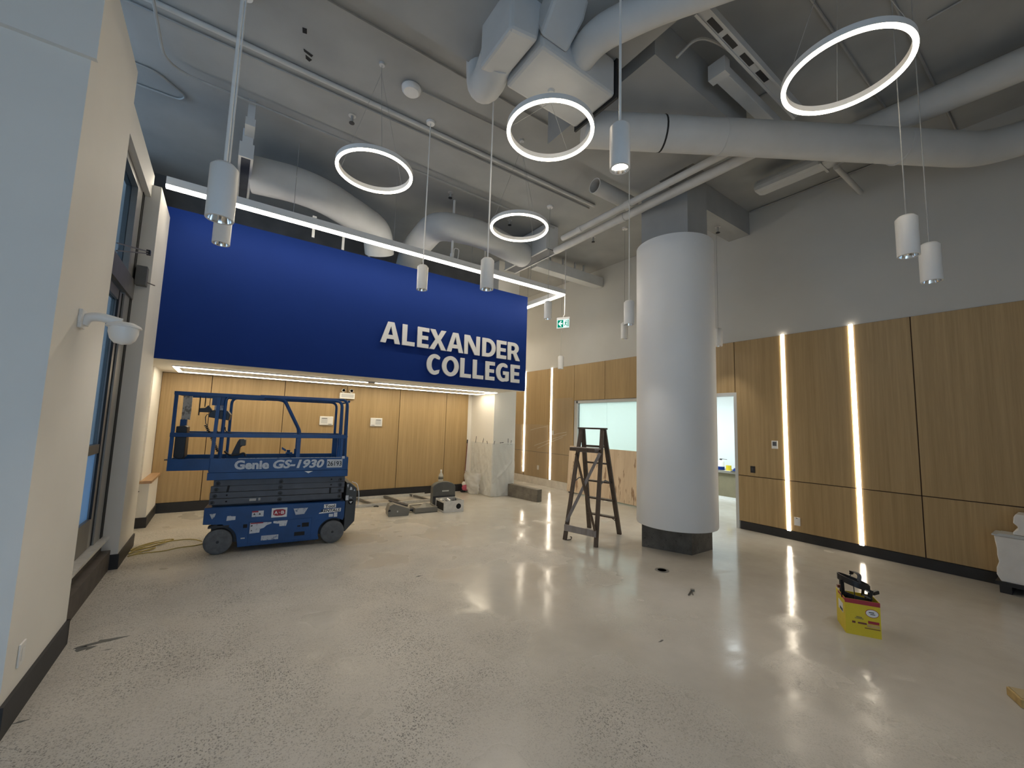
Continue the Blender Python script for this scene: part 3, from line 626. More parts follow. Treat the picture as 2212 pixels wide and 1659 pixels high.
text('lettering', 'Tool', (0.125, 0.040), 'ink', tl, (1.19, 0.0105, 0.488), (1, 0, 0), (0, 0, 1), 0.001, 0.025, 0.0)
tl = dec('rental_plate', 0, 0, 0, 0, 'letter', ch, 0.0125, [(1.115, 0.412), (1.395, 0.425), (1.40, 0.474), (1.17, 0.468), (1.165, 0.435), (1.12, 0.425)])
text('lettering', 'RENTALS', (0.245, 0.040), 'ink', tl, (1.14, 0.0105, 0.428), (1, 0, 0), (0, 0, 1), 0.001, 0.025, 0.12)
dec('decal', 1.245, 1.30, 0.36, 0.40, 'decal', ch, 0.0125); dec('decal', 1.31, 1.355, 0.355, 0.415, 'decal', ch, 0.0125)
# wheels
for x in (-0.015, 1.305):
    for y, sgn in ((0.0, 1), (0.76, -1)):
        z = 0.153; y0, y1 = (y, y + 0.115 * sgn)
        pr = [(0.098, 0), (0.132, 0.0), (0.150, 0.012), (0.153, 0.03), (0.153, 0.095), (0.145, 0.113), (0.06, 0.115)]
        wh = B().lathe([(r, y + h * sgn) for r, h in pr], 40, (x, 0, z), 'y').build('wheel', 'tyre', lift, smooth=35)
        B().lathe([(0.0, y + 0.016 * sgn), (0.03, y + 0.015 * sgn), (0.033, y + 0.006 * sgn), (0.085, y + 0.010 * sgn), (0.0985, y + 0.001 * sgn)], 32, (x, 0, z), 'y').build('hub', 'hub', wh, smooth=35)
        B().lathe([(0.0, y - 0.004 * sgn), (0.016, y - 0.004 * sgn), (0.020, y + 0.012 * sgn)], 16, (x, 0, z), 'y').build('axle_cap', 'arm_dk', wh, smooth=35)
yk = B().bar((-0.13, 0.06, 0.335), (0.09, 0.06, 0.340), 0.10, 0.024).tube([(-0.06, 0.06, 0.33), (-0.06, 0.06, 0.40)], 0.045, 12).build('steering_yoke', 'arm_dk', lift)
# scissor stack
for side, (y0, y1) in enumerate(((0.055, 0.10), (0.66, 0.705))):
    for i, (zc, x0, x1) in enumerate(((0.638, -0.150, 1.40), (0.717, -0.150, 1.425), (0.796, -0.145, 1.43), (0.872, -0.12, 1.43))):
        a = B().box(x0, x1, y0, y1, zc - 0.0375, zc + 0.0375).build('scissor_arm', 'arm', lift, bevel=0.004)
        if side: continue
        for px in (-0.105 - 0.012 * (i == 0) + 0.01 * i, 0.625, 1.37):
            B().lathe([(0.0, y0 - 0.010), (0.013, y0 - 0.010), (0.014, y0 - 0.012), (0.022, y0 - 0.012), (0.026, y0)], 14, (px, 0, zc - 0.008), 'y').build('pivot_pin', 'hub', a, smooth=40)
            B().lathe([(0.0, y0 - 0.0125), (0.0125, y0 - 0.0125)], 12, (px, 0, zc - 0.008), 'y').build('pin_end', 'arm_dk', a)
        for px in ((0.03, 1.25)[i // 2:][:1] if i != 3 else (1.25,)):
            B().lathe([(0.0, y0 - 0.002), (0.011, y0 - 0.002)], 12, (px, 0, zc), 'y').build('bolt_hole', 'dark', a)
dec('stop_bar', 0, 0, 0, 0, 'dark', lift, 0.0535, [(0.02, 0.755), (0.045, 0.755), (0.055, 0.838), (0.032, 0.838)]); dec('stop_bar', 1.23, 1.255, 0.675, 0.755, 'dark', lift, 0.0535)
dec('decal', 0.28, 0.355, 0.628, 0.66, 'board', lift, 0.0535); dec('decal', 0.38, 0.405, 0.63, 0.665, 'board', lift, 0.0535)
B().box(-0.12, 1.40, 0.12, 0.64, 0.575, 0.905).build('dark_core', 'arm_dk', lift)  # solid dark filler added between the arms to block the view through
# platform
plat = B().box(-0.19, 1.455, 0.004, 0.756, 0.915, 1.008).build('platform_base', 'lift', lift, bevel=0.004)
side = B().box(-0.175, 1.45, 0.0, 0.018, 1.009, 1.185).build('side_panel', 'lift', lift, bevel=0.003)
B().box(-0.175, 1.45, 0.742, 0.76, 1.009, 1.185).build('side_panel', 'lift', lift, bevel=0.003)
B().box(-0.17, 1.44, 0.02, 0.74, 1.009, 1.028).build('deck', 'arm', lift); B().box(1.432, 1.45, 0.02, 0.74, 1.03, 1.185).build('end_panel', 'lift', lift)
ext = B().box(-0.595, -0.176, 0.012, 0.030, 1.04, 1.182).box(-0.595, -0.176, 0.730, 0.748, 1.04, 1.182).box(-0.595, -0.577, 0.031, 0.729, 1.04, 1.182).build('extension_panel', 'lift', lift, bevel=0.003)
B().box(-0.574, -0.176, 0.033, 0.727, 1.042, 1.058).build('extension_deck', 'arm', lift)
B().box(-0.63, -0.594, 0.03, 0.12, 1.165, 1.178).build('latch_tab', 'arm_dk', ext)
dec('trim_line', 0.12, 1.35, 1.180, 1.187, 'decal2', side, -0.0005)
text('lettering', 'Genie', (0.385, 0.118), 'logo', side, (0.085, -0.0005, 1.042), (1, 0, 0), (0, 0, 1), 0.001, 0.045)
text('lettering', 'GS-1930', (0.62, 0.118), 'logo', side, (0.515, -0.0005, 1.042), (1, 0, 0), (0, 0, 1), 0.001, 0.04, 0.22)
lb = dec('number_plate', 1.17, 1.372, 1.042, 1.158, 'tag', side, -0.002)
text('lettering', '26193', (0.185, 0.066), 'ink', lb, (1.177, -0.0045, 1.066), (1, 0, 0), (0, 0, 1), 0.001, 0.012)
dec('arrow_mark', 0, 0, 0, 0, 'letter', plat, 0.003, [(0.895, 1.0), (1.0, 1.0), (0.945, 0.972)])
dec('decal', 1.36, 1.40, 1.165, 1.20, 'decal', side, -0.001)
# guard rails: near and far sides
def rail_side(y, inward):
    r = 0.019; tb = lambda pts, nm: B().tube(fillet(pts, 0.09, 5), r, 10).build(nm, 'lift', lift, smooth=50)
    tb([(-0.075, y, 1.03), (-0.075, y, 1.985), (1.318, y, 1.985), (1.318, y, 1.03)], 'rail_frame')
    tb([(0.30, y + inward * 0.045, 2.0), (1.40, y + inward * 0.045, 2.005), (1.415, y + inward * 0.045, 1.03)], 'outer_rail')
    tb([(0.50, y, 1.985), (0.585, y, 1.972), (0.80, y, 1.55), (0.80, y, 1.47)], 'diagonal_brace')
    B().bar((-0.60, y - inward * 0.005, 1.475), (1.40, y - inward * 0.005, 1.475), 0.03, 0.052).build('mid_rail', 'lift', lift, bevel=0.004)
    B().bar((0.80, y, 1.02), (0.80, y, 1.47), 0.045, 0.03, (0, 1, 0)).build('post', 'lift', lift)
    B().bar((1.33, y + inward * 0.01, 1.02), (1.33, y + inward * 0.01, 1.46), 0.075, 0.03, (0, 1, 0)).build('post', 'lift', lift)
    B().bar((-0.165, y, 1.02), (-0.145, y, 1.955), 0.038, 0.035, (0, 1, 0)).build('post', 'lift', lift)
    B().bar((-0.60, y, 1.985), (0.35, y, 1.985), 0.034, 0.045).build('extension_top_rail', 'lift', lift, bevel=0.004)
    B().bar((-0.578, y, 1.06), (-0.578, y, 1.965), 0.034, 0.034, (0, 1, 0)).build('post', 'lift', lift)
rail_side(0.030, 1); rail_side(0.730, -1)
for z in (1.475, 1.985):
    B().tube([(-0.585, 0.03, z), (-0.585, 0.73, z)], 0.018, 10).build('end_rail', 'lift', lift, smooth=50)
    B().tube([(1.415, 0.075, z + 0.0), (1.415, 0.685, z)], 0.018, 10).build('gate_rail', 'lift', lift, smooth=50)
B().bar((1.425, 0.33, 1.05), (1.425, 0.33, 1.99), 0.04, 0.03, (0, 1, 0)).build('gate_post', 'lift', lift)
# platform fittings
cb = B().poly_xz([(-0.245, 1.70), (-0.03, 1.665), (-0.015, 1.74), (-0.05, 1.79), (-0.20, 1.79), (-0.235, 1.76)], 0.06, 0.26).build('control_box', 'black', lift, bevel=0.006)
B().box(-0.19, -0.09, 0.058, 0.26, 1.792, 1.85).build('control_panel', 'decal2', cb)
B().box(-0.22, -0.08, 0.055, 0.075, 1.852, 1.955).build('control_bracket', 'lift', cb)
B().poly_xz([(-0.345, 1.81), (-0.29, 1.815), (-0.26, 1.85), (-0.21, 1.78), (-0.23, 1.76), (-0.345, 1.76)], 0.09, 0.17).build('joystick_guard', 'tool_dk', cb)
B().tube([(-0.355, 0.13, 1.96), (-0.355, 0.13, 1.72)], 0.007, 6).tube([(-0.30, 0.13, 1.96), (-0.30, 0.13, 1.83)], 0.006, 6).build('guard_rod', 'arm_dk', cb)
hp = [(-0.21, 0.15, 1.72), (-0.27, 0.14, 1.735), (-0.285, 0.14, 1.70), (-0.275, 0.14, 1.62)]; N = 150
for i in range(N + 1):
    t_ = i / N; a = t_ * 2 * PI * 17; hp.append((-0.275 + 0.16 * t_ + 0.016 * math.cos(a), 0.14 + 0.016 * math.sin(a), 1.60 - 0.34 * t_))
hp += [(-0.10, 0.14, 1.20), (-0.09, 0.14, 1.06)]
B().tube(hp, 0.0055, 5).build('coiled_cable', 'black', lift, smooth=60)
B().box(-0.56, -0.47, 0.33, 0.36, 1.66, 1.965).build('notice_board', 'board', lift)
B().poly_xz([(-0.565, 1.20), (-0.49, 1.16), (-0.455, 1.20), (-0.455, 1.57), (-0.485, 1.585), (-0.565, 1.575)], 0.12, 0.30).build('manual_box', 'black', lift, bevel=0.006)
B().poly_xz([(-0.565, 1.22), (-0.50, 1.22), (-0.50, 1.66), (-0.565, 1.66)], 0.31, 0.325).build('board_bracket', 'lift', lift)
B().poly_xz([(0.01, 1.20), (0.10, 1.20), (0.105, 1.30), (0.145, 1.335), (0.145, 1.415), (0.09, 1.415), (0.07, 1.38)], 0.30, 0.42).build('foot_bracket', 'tool_dk', lift, bevel=0.005)
B().box(0.098, 0.165, 0.295, 0.425, 1.325, 1.41).build('foot_pad', 'tool', lift, bevel=0.01)
B().tube(fillet([(-0.06, 0.25, 1.26), (0.0, 0.26, 1.20), (0.10, 0.26, 1.21), (0.16, 0.26, 1.24), (0.18, 0.26, 1.19)], 0.05), 0.012, 7).build('hose', 'black', lift, smooth=60)
B().poly_xz([(0.60, 1.29), (0.66, 1.25), (0.655, 1.22), (0.60, 1.255)], 0.68, 0.70).tube([(0.69, 0.69, 1.16), (0.69, 0.69, 1.245)], 0.024, 12).tube([(0.78, 0.69, 1.16), (0.78, 0.69, 1.26)], 0.015, 8).box(0.655, 0.745, 0.665, 0.715, 1.185, 1.21).build('release_lever', 'lift', lift)
B().tube(fillet([(-0.052, 0.03, 1.58), (-0.05, 0.03, 1.53), (0.03, 0.03, 1.497)], 0.03), 0.006, 6).tube(fillet([(-0.15, 0.03, 1.58), (-0.14, 0.03, 1.53), (-0.11, 0.03, 1.497)], 0.03), 0.006, 6).build('lanyard_ring', 'arm_dk', lift)
# rear access ladder moulding
ld = B().poly_xz([(1.455, 0.82), (1.50, 0.815), (1.60, 0.735), (1.592, 0.27), (1.47, 0.135), (1.455, 0.14)], 0.03, 0.73).build('rear_cover', 'shell', lift, bevel=0.008)
B().lathe([(0, 0.028), (0.036, 0.028)], 24, (1.525, 0, 0.545), 'y').build('port_hole', 'dark', ld)
dec('port_label', 0, 0, 0, 0, 'decal', ld, 0.0265, [(1.505, 0.55), (1.548, 0.555), (1.528, 0.522)])
text('lettering', 'FX', (0.034, 0.026), 'decal', ld, (1.508, 0.0285, 0.592), (1, 0, 0), (0, 0, 1), 0.001, 0.01)
dec('decal', 0, 0, 0, 0, 'decal', ld, 0.0285, [(1.50, 0.715), (1.535, 0.715), (1.53, 0.75), (1.512, 0.762)]); dec('decal', 0, 0, 0, 0, 'decal', ld, 0.0285, [(1.462, 0.79), (1.485, 0.80), (1.478, 0.745)]); dec('decal', 0, 0, 0, 0, 'decal2', ld, 0.0285, [(1.555, 0.70), (1.578, 0.70), (1.567, 0.725)])
B().box(1.452, 1.49, 0.015, 0.029, 0.575, 0.64).build('hinge', 'decal', ld)
B().tube(fillet([(1.53, 0.06, 0.825), (1.60, 0.05, 0.80), (1.635, 0.04, 0.66), (1.635, 0.04, 0.56), (1.625, 0.04, 0.47)], 0.08, 6), 0.006, 6).build('safety_cord', 'decal', ld, smooth=60)

# yellow cord on the floor by the lift
rnd = random.Random(3)
def cord_path(pts, n=12):
    out = []; P = [Vector((*p, 0.008)) for p in pts]; P = [P[0]] + P + [P[-1]]
    for i in range(1, len(P) - 2):
        for j in range(n):
            t_ = j / n; a, b, c, d = P[i - 1], P[i], P[i + 1], P[i + 2]
            out.append(0.5 * ((2 * b) + (c - a) * t_ + (2 * a - 5 * b + 4 * c - d) * t_ ** 2 + (3 * b - a - 3 * c + d) * t_ ** 3))
    out.append(P[-2]); return out
pts = [(-0.10, 7.12), (-0.30, 7.36), (-0.55, 7.22), (-0.80, 7.02), (-0.72, 7.30), (-0.42, 7.42), (-0.62, 7.25), (-0.815, 7.10), (-0.60, 7.33), (-0.50, 7.30), (-0.70, 7.10), (-0.81, 6.92), (-0.66, 6.96), (-0.58, 7.05), (-0.80, 6.80), (-0.55, 6.86), (-0.30, 6.90), (-0.05, 7.02), (0.06, 7.10)]
cpts = cord_path(pts); cpts = [Vector((p.x, p.y, 0.008 + 0.006 * (1 + math.sin(i * 0.37)))) for i, p in enumerate(cpts)]
tag(B().tube(cpts, 0.0065, 6).build('extension_cord', 'cord', smooth=60), 'tangled yellow extension cord on the floor beside the lift front wheel', 'cord')

# ================================================================ wooden stepladder
sl = thing('stepladder', 'dark wooden stepladder standing open left of the round column', 'ladder', (4.92, 4.71, 0))
o = Vector((4.92, 4.71, 0)); F1, F2, R2, R1 = (Vector(p) - o for p in ((4.413, 4.796, 0), (4.55, 4.287, 0), (5.433, 4.605, 0), (5.302, 5.15, 0)))
TF1, TF2, TR1, TR2 = (Vector(p) - o for p in ((4.835, 4.90, 1.70), (4.935, 4.535, 1.70), (4.885, 4.915, 1.70), (4.985, 4.55, 1.70)))
mixv = lambda a, b, t_: a * (1 - t_) + b * t_
ac = (F2 - F1).normalized()
for a, b in ((F1, TF1), (F2, TF2)): B().bar(a, b, 0.034, 0.058, ac).build('leg', 'ladder', sl)
for a, b in ((R1, TR1), (R2, TR2)): B().bar(a, b, 0.034, 0.070, ac).build('leg', 'ladder', sl)
B().bar(mixv(TF1, TR1, 0.5) - ac * 0.05 + Vector((0, 0, 0.0)), mixv(TF2, TR2, 0.5) + ac * 0.05, 0.115, 0.026).build('top_cap', 'ladder', sl)
for t_ in (0.155, 0.32, 0.49, 0.67): 
    a, b = mixv(R1, TR1, t_), mixv(R2, TR2, t_); B().bar(a - Vector((0.0, 0, 0)), b, 0.09, 0.022).build('step', 'ladder', sl)
B().bar(mixv(R1, TR1, 0.83), mixv(R2, TR2, 0.83), 0.10, 0.03).build('step', 'ladder', sl)
pa, pb = mixv(F1, TF1, 0.815) - ac * 0.03, mixv(F2, TF2, 0.815) + ac * 0.0; off = Vector((-0.10, -0.025, 0.0))
B().bar(pa + off, pb + off, 0.20, 0.022).bar(pa + Vector((0.02, 0, -0.045)), pb + Vector((0.02, 0, -0.045)), 0.03, 0.05).build('bucket_shelf', 'ladder_lt', sl)
B().bar(pa + off * 2 + Vector((0, 0, -0.02)), pb + off * 2 + Vector((0, 0, -0.02)), 0.02, 0.05).build('shelf_edge', 'ladder', sl)
fo = Vector((-0.03, -0.008, 0))
B().bar(mixv(F1, TF1, 0.155) + fo, mixv(F2, TF2, 0.78) + fo, 0.016, 0.045).build('cross_brace', 'ladder_lt', sl)
B().bar(mixv(F1, TF1, 0.76) + fo * 1.7, mixv(F2, TF2, 0.13) + fo * 1.7, 0.016, 0.045).build('cross_brace', 'ladder', sl)
B().bar(mixv(F1, TF1, 0.105) - ac * 0.02 + fo, mixv(F2, TF2, 0.105) + ac * 0.01 + fo, 0.020, 0.095).build('bottom_board', 'ladder_lt', sl)
for a, b, c, d in ((F1, TF1, R1, TR1), (F2, TF2, R2, TR2)):
    m = mixv(mixv(a, b, 0.50), mixv(c, d, 0.50), 0.45) + Vector((0, 0, 0.05)); B().tube([mixv(a, b, 0.495), m, mixv(c, d, 0.49)], 0.008, 6).build('spreader', 'arm_dk', sl)
a = mixv(R2, TR2, 0.155); B().tube([a - ac * 0.10 + Vector((0, 0, -0.01)), a - ac * 0.005 + Vector((0.03, 0, -0.08))], 0.006, 6).build('step_brace', 'arm_dk', sl)
hk = thing('floor_hook', 'tiny rusty metal hook lying by the left foot of the stepladder', 'debris', (4.47, 4.74, 0))
B().tube(fillet([(-0.05, 0.01, 0.008), (0.02, 0.0, 0.008), (0.035, 0.0, 0.045), (0.0, 0, 0.05)], 0.02), 0.007, 6).build('hook', 'conc', hk)

# ================================================================ plywood
pw_ = thing('plywood_sheet', 'stained plywood sheet leaning in front of the aqua reception window', 'plywood', (7.575, 8.19, 0.0), 0)
lean = 0.075
v = [(0, 0, 0.03), (0, -2.44, 0.03), (lean, -2.44, 1.21), (lean, 0, 1.21)]
B().add(v + [(x + 0.018, y, z) for x, y, z in v], [(0, 1, 2, 3), (7, 6, 5, 4), (0, 4, 5, 1), (1, 5, 6, 2), (2, 6, 7, 3), (3, 7, 4, 0)]).build('sheet', 'ply', pw_)
for y in (-0.12, -1.2, -2.3): B().box(-0.02, 0.10, y - 0.03, y + 0.03, 0.0, 0.03).build('spacer', 'arm_dk', pw_)

# ================================================================ alcove devices
em = thing('emergency_light', 'white twin-head emergency light above the panel seam on the rear oak wall', 'emergency light', (2.19, 9.5, 2.25))
B().box(-0.155, 0.155, -0.085, -0.001, -0.075, 0.055).build('housing', 'white', em, bevel=0.008); B().box(-0.13, 0.13, -0.088, -0.0855, -0.045, 0.03).build('front_panel', 'frame_white', em)
for x in (-0.09, 0.075):
    h_ = B().lathe([(0.0, -0.085), (0.033, -0.088), (0.042, -0.06), (0.038, -0.03), (0.015, -0.02), (0.0, -0.02)], 20, (x, -0.02, 0.105), 'y').build('lamp_head', 'white', em, smooth=40)
    B().lathe([(0.0, -0.0895), (0.03, -0.0895)], 16, (x, -0.02, 0.105), 'y').build('lens', 'duct', h_); B().tube([(x, -0.05, 0.05), (x, -0.05, 0.075)], 0.012, 8).build('neck', 'white', h_)
def wallbox(x, lab, flip):
    t = thing('wall_controller', lab, 'wall controller', (x, 9.5, 1.685), group='white controllers on the rear oak wall')
    B().box(-0.135, 0.135, -0.03, -0.001, -0.095, 0.095).build('body', 'white', t, bevel=0.012)
    a, b = (-0.105, 0.02) if not flip else (-0.02, 0.105)
    B().box(a, b, -0.0315, -0.0305, -0.055, 0.06).build('screen', 'duct', t); B().box(a + 0.01, b - 0.01, -0.0325, -0.032, 0.045, 0.058).build('screen_edge', 'tool', t)
    c = 0.075 if not flip else -0.075
    B().box(c - 0.035, c + 0.035, -0.0325, -0.0305, 0.03, 0.055).build('button', 'letter', t); B().box(c - 0.035, c + 0.035, -0.0325, -0.0305, -0.075, -0.065).build('slot', 'tool', t)
wallbox(1.81, 'white wall controller seen through the rails of the blue lift', False); wallbox(2.87, 'white wall controller right of the blue lift', True)
# small devices on the right wall
def plate(name, lab, cat, y, z, w, h, mat, inner=None, loc_x=7.727):
    t = thing(name, lab, cat, (loc_x, y, z)); B().box(-0.014, -0.0005, -w / 2, w / 2, -h / 2, h / 2).build('plate', mat, t, bevel=0.003)
    for nm, (y0, y1, z0, z1), m in inner or []: B().box(-0.016, -0.0145, y0, y1, z0, z1).build(nm, m, t)
    return t
plate('thermostat', 'white square thermostat left of the LED strip on the right wall', 'thermostat', 3.20, 1.517, 0.095, 0.135, 'white', [('display', (-0.03, 0.03, -0.02, 0.05), 'arm')])
plate('switch_plate', 'black switch plate beside the office doorway', 'switch', 3.567, 1.063, 0.075, 0.115, 'black', [('rocker', (-0.015, 0.015, -0.03, 0.03), 'tool_dk')])
plate('wall_outlet', 'white outlet low on the right wall beside the LED strip', 'outlet', 2.905, 0.305, 0.085, 0.13, 'white', [('slot', (-0.008, 0.012, 0.045, 0.055), 'ink'), ('face', (-0.02, 0.02, -0.045, 0.04), 'letter')])
plate('wall_outlet', 'white outlet low in the corridor between the two LED strips', 'outlet', 9.60, 0.49, 0.08, 0.125, 'white', [('face', (-0.02, 0.02, -0.04, 0.04), 'letter')])
plate('switch_plate', 'white switch plate beside the corridor LED strip', 'switch', 8.97, 1.53, 0.08, 0.125, 'white', [('rocker', (-0.015, 0.015, -0.03, 0.03), 'letter')])
t = thing('wall_outlet', 'white blank outlet plate low on the near left pier', 'outlet', (-0.83, 3.585, 0.35)); B().box(0.0005, 0.010, -0.042, 0.042, -0.062, 0.062).build('plate', 'white', t, bevel=0.003); B().box(0.0105, 0.012, -0.018, 0.018, -0.035, 0.035).build('face', 'letter', t)

# dome camera on the near pier
cm = thing('dome_camera', 'white dome security camera on a curved wall arm on the near left pier', 'camera', (-0.83, 3.84, 2.33))
B().lathe([(0.0, 0.0), (0.058, 0.0), (0.058, 0.016), (0.045, 0.022), (0.0, 0.022)], 24, (0, 0, 0), 'x').box(0.0, 0.02, -0.05, 0.05, -0.06, 0.065).build('wall_mount', 'white', cm, bevel=0.004)
B().tube(fillet([(0.015, 0, -0.035), (0.03, 0.005, 0.02), (0.09, 0.01, 0.035), (0.20, 0.02, 0.012)], 0.05, 6), 0.030, 14, taper=None).build('arm', 'white', cm, smooth=60)
B().lathe([(0.0, 0.030), (0.055, 0.026), (0.088, 0.008), (0.095, -0.004), (0.092, -0.010), (0.0, -0.010)], 32, (0.215, 0.02, -0.012)).build('cap', 'white', cm, smooth=35)
B().lathe([(0.080, -0.010), (0.080, -0.045), (0.068, -0.090), (0.045, -0.118), (0.0, -0.128)], 32, (0.215, 0.02, -0.012)).build('dome', 'white', cm, smooth=50)

# exit sign hanging in front of the right wall
ex = thing('exit_sign', 'green and white running figure exit sign hanging near the end of the linear light', 'exit sign', (6.10, 6.80, 4.04), math.radians(-62))
# local x: along the sign face, facing -y local
B().box(-0.155, 0.155, -0.012, 0.012, -0.125, 0.125).build('housing', 'frame_white', ex, bevel=0.003)
fc = B().box(-0.14, 0.14, -0.0135, -0.0122, -0.115, 0.075).build('lit_face', 'e_exit', ex)
gp = B().box(-0.13, 0.005, -0.0150, -0.0138, -0.105, 0.065).build('arrow_field', 'e_green', ex)
outline_mesh('arrow', [[(-0.115, -0.02), (-0.055, 0.045), (-0.035, 0.045), (-0.035, 0.03), (-0.068, -0.002), (-0.012, -0.002), (-0.012, -0.038), (-0.068, -0.038), (-0.035, -0.07), (-0.035, -0.085), (-0.055, -0.085)]], 0.001, 'e_exit', gp, (0, -0.0152, 0), (1, 0, 0), (0, 0, 1))
fig = [[(0.045, 0.005), (0.062, 0.022), (0.082, 0.012), (0.098, -0.008), (0.090, -0.014), (0.078, 0.0), (0.074, -0.030), (0.092, -0.055), (0.086, -0.092), (0.076, -0.092), (0.079, -0.060), (0.062, -0.042), (0.045, -0.068), (0.020, -0.070), (0.020, -0.060), (0.039, -0.056), (0.052, -0.030), (0.056, -0.006), (0.046, -0.004), (0.038, -0.022), (0.030, -0.018)], arc(0.076, 0.037, 0.012, 0, 330, 11)]
outline_mesh('running_figure', fig, 0.001, 'e_green', fc, (0, -0.0142, 0), (1, 0, 0), (0, 0, 1))
B().box(0.108, 0.128, -0.0150, -0.0138, -0.095, 0.060).build('door_mark', 'e_green', fc)
B().tube(fillet([(0.0, 0, 0.125), (0.0, 0, 0.16), (0.03, 0, 0.17), (0.03, 0, HC - 4.04)], 0.02), 0.011, 8).build('stem', 'fixture', ex, smooth=50)
B().lathe([(0, -0.03), (0.05, -0.03), (0.055, 0)], 16, (0.03, 0, HC - 4.04)).build('canopy', 'fixture', ex)

# ================================================================ plastic sheeting
def sheet(path, z0, z1, nz, wob, seed, flare=0.0):
    """vertical hanging sheet along a plan path, gently wrinkled"""
    rg = random.Random(seed); P = [Vector(p) for p in path]; ph = [rg.uniform(0, 6.28) for _ in range(8)]; v = []; L = 0
    for i, p in enumerate(P):
        if i: L += (p - P[i - 1]).length
        d = (P[min(i + 1, len(P) - 1)] - P[max(i - 1, 0)]).normalized(); n = Vector((d.y, -d.x))
        for j in range(nz + 1):
            h = j / nz; a = wob * (math.sin(9 * L + 3 * h + ph[0]) + 0.7 * math.sin(17 * L - 9 * h + ph[1]) + 0.5 * math.sin(31 * L + 14 * h + ph[2]) + 0.8 * max(0.0, math.sin(11 * L - 15 * h + ph[4])) ** 6 + 0.7 * max(0.0, math.sin(8 * L - 11 * h + ph[5])) ** 8) * (0.35 + 0.65 * (1 - h))
            fl = flare * (1 - h) ** 3 * (1 + 0.6 * math.sin(13 * L + ph[3]))
            q = p + n * (0.014 + abs(a) + max(0, fl)); v.append((q.x, q.y, z0 + (z1 - z0) * h))
    m = nz + 1; f = [(i * m + j, (i + 1) * m + j, (i + 1) * m + j + 1, i * m + j + 1) for i in range(len(P) - 1) for j in range(nz)]
    return B().add(v, f)
lerp = lambda a, b, n: [(a[0] + (b[0] - a[0]) * i / n, a[1] + (b[1] - a[1]) * i / n) for i in range(n + 1)]
ps = thing('plastic_wrap', 'clear plastic sheet wrapped around the foot of the white pier, bunched on the floor', 'plastic sheet', (0, 0, 0))
sheet(lerp((5.355, 9.40), (5.355, 8.40), 60)[:-1] + lerp((5.353, 8.395), (5.985, 8.395), 40), 0.012, 1.26, 50, 0.016, 4).build('sheet', 'film_pillar', ps, smooth=80)
bun = []
for i in range(15):
    a = i / 14 * PI * 1.15 + 1.45; bun.append((5.20 + 0.17 * math.cos(a), 9.05 + 0.36 * math.sin(a)))
sheet(bun[::-1], 0.012, 0.52, 16, 0.05, 9, 0.06).build('bunched_edge', 'film_pillar', ps, smooth=80)
for i, (x, y, dz, ang) in enumerate(((5.335, 9.20, 0.15, 0.02), (5.335, 8.85, 0.17, 0.04), (5.335, 8.62, 0.06, -0.02), (5.37, 8.378, 0.07, 0.02), (5.78, 8.378, 0.13, 0.0), (5.86, 8.378, 0.09, 0.02))):
    B().tube([(x, y, 1.235), (x + ang, y, 1.25 + dz)], 0.006, 5).build('tie_wire', 'arm_dk', ps)
B().tube([(5.54, 8.378, 1.275), (5.64, 8.374, 1.285)], 0.008, 5).build('tie_wire', 'arm_dk', ps)
B().tube([(5.56, 8.372, 1.265), (5.70, 8.370, 1.268), (5.90, 8.372, 1.262)], 0.010, 6).build('tape_roll_edge', 'letter', ps)
pc = thing('plastic_film', 'thin clear plastic film taped over the corridor oak panels, creased', 'plastic sheet', (0, 0, 0))
sheet(lerp((7.70, 11.0), (7.70, 9.13), 30), 0.22, 1.75, 30, 0.006, 21).build('sheet', 'film_wall', pc, smooth=80)
sheet(lerp((7.70, 9.00), (7.70, 8.13), 16), 0.22, 2.50, 40, 0.006, 22).build('sheet', 'film_wall', pc, smooth=80)
for y0, y1, z0, z1 in ((9.75, 8.35, 1.12, 1.50), (9.6, 8.5, 1.05, 1.42), (9.95, 9.2, 1.58, 1.70), (8.9, 8.35, 1.47, 1.56)):
    B().tube([(7.68, y0, z0), (7.675, (y0 + y1) / 2, (z0 + z1) / 2 + 0.01), (7.68, y1, z1)], 0.003, 5).build('crease', 'film_pillar', pc)

# ================================================================ things on the alcove floor
al = thing('aluminium_ladder', 'straight metal ladder lying flat on the floor along the rear oak wall', 'ladder', (0, 0, 0))
rail = lambda pts, nm='side_rail': B().bar(*pts, 0.030, 0.055).build(nm, 'alu_lt', al)
rail(((1.55, 8.52, 0.03), (3.86, 8.50, 0.03))); rail(((1.55, 9.38, 0.03), (4.05, 9.30, 0.03)))
B().bar((3.70, 9.16, 0.03), (4.28, 9.12, 0.03), 0.035, 0.05).build('side_rail', 'alu_lt', al)
for x in (1.9, 2.5, 3.1, 3.7): B().bar((x + 0.12, 8.53, 0.035), (x, 9.36, 0.035), 0.05, 0.035).build('rung', 'alu_dark', al)
B().tube([(2.62, 8.47, 0.006), (2.66, 8.42, 0.02), (2.70, 8.44, 0.006)], 0.012, 6).build('foot_clip', 'arm_dk', al)
tb = thing('machine_hood', 'dark grey arched machine hood standing behind the open metal box', 'machine part', (3.93, 7.98, 0), math.radians(-6))
hood = [(-0.26, 0), (0.24, 0), (0.24, 0.36)] + arc(-0.01, 0.36, 0.25, 12, 168, 14, 0.13) + [(-0.26, 0.36)]
B().poly_xz(hood, 0.0, 0.16).build('shell', 'tool', tb, bevel=0.018); B().poly_xz([(-0.25, 0.02), (0.23, 0.02), (0.23, 0.20), (-0.25, 0.20)], -0.012, 0.0).build('front_recess', 'tool_dk', tb)
B().box(-0.06, 0.09, -0.006, -0.0005, 0.285, 0.31).build('grip', 'alu_lt', tb, bevel=0.003)
bx = thing('metal_box', 'open bright metal box of fittings with a round hole in its front', 'box', (3.82, 7.52, 0), math.radians(-3))
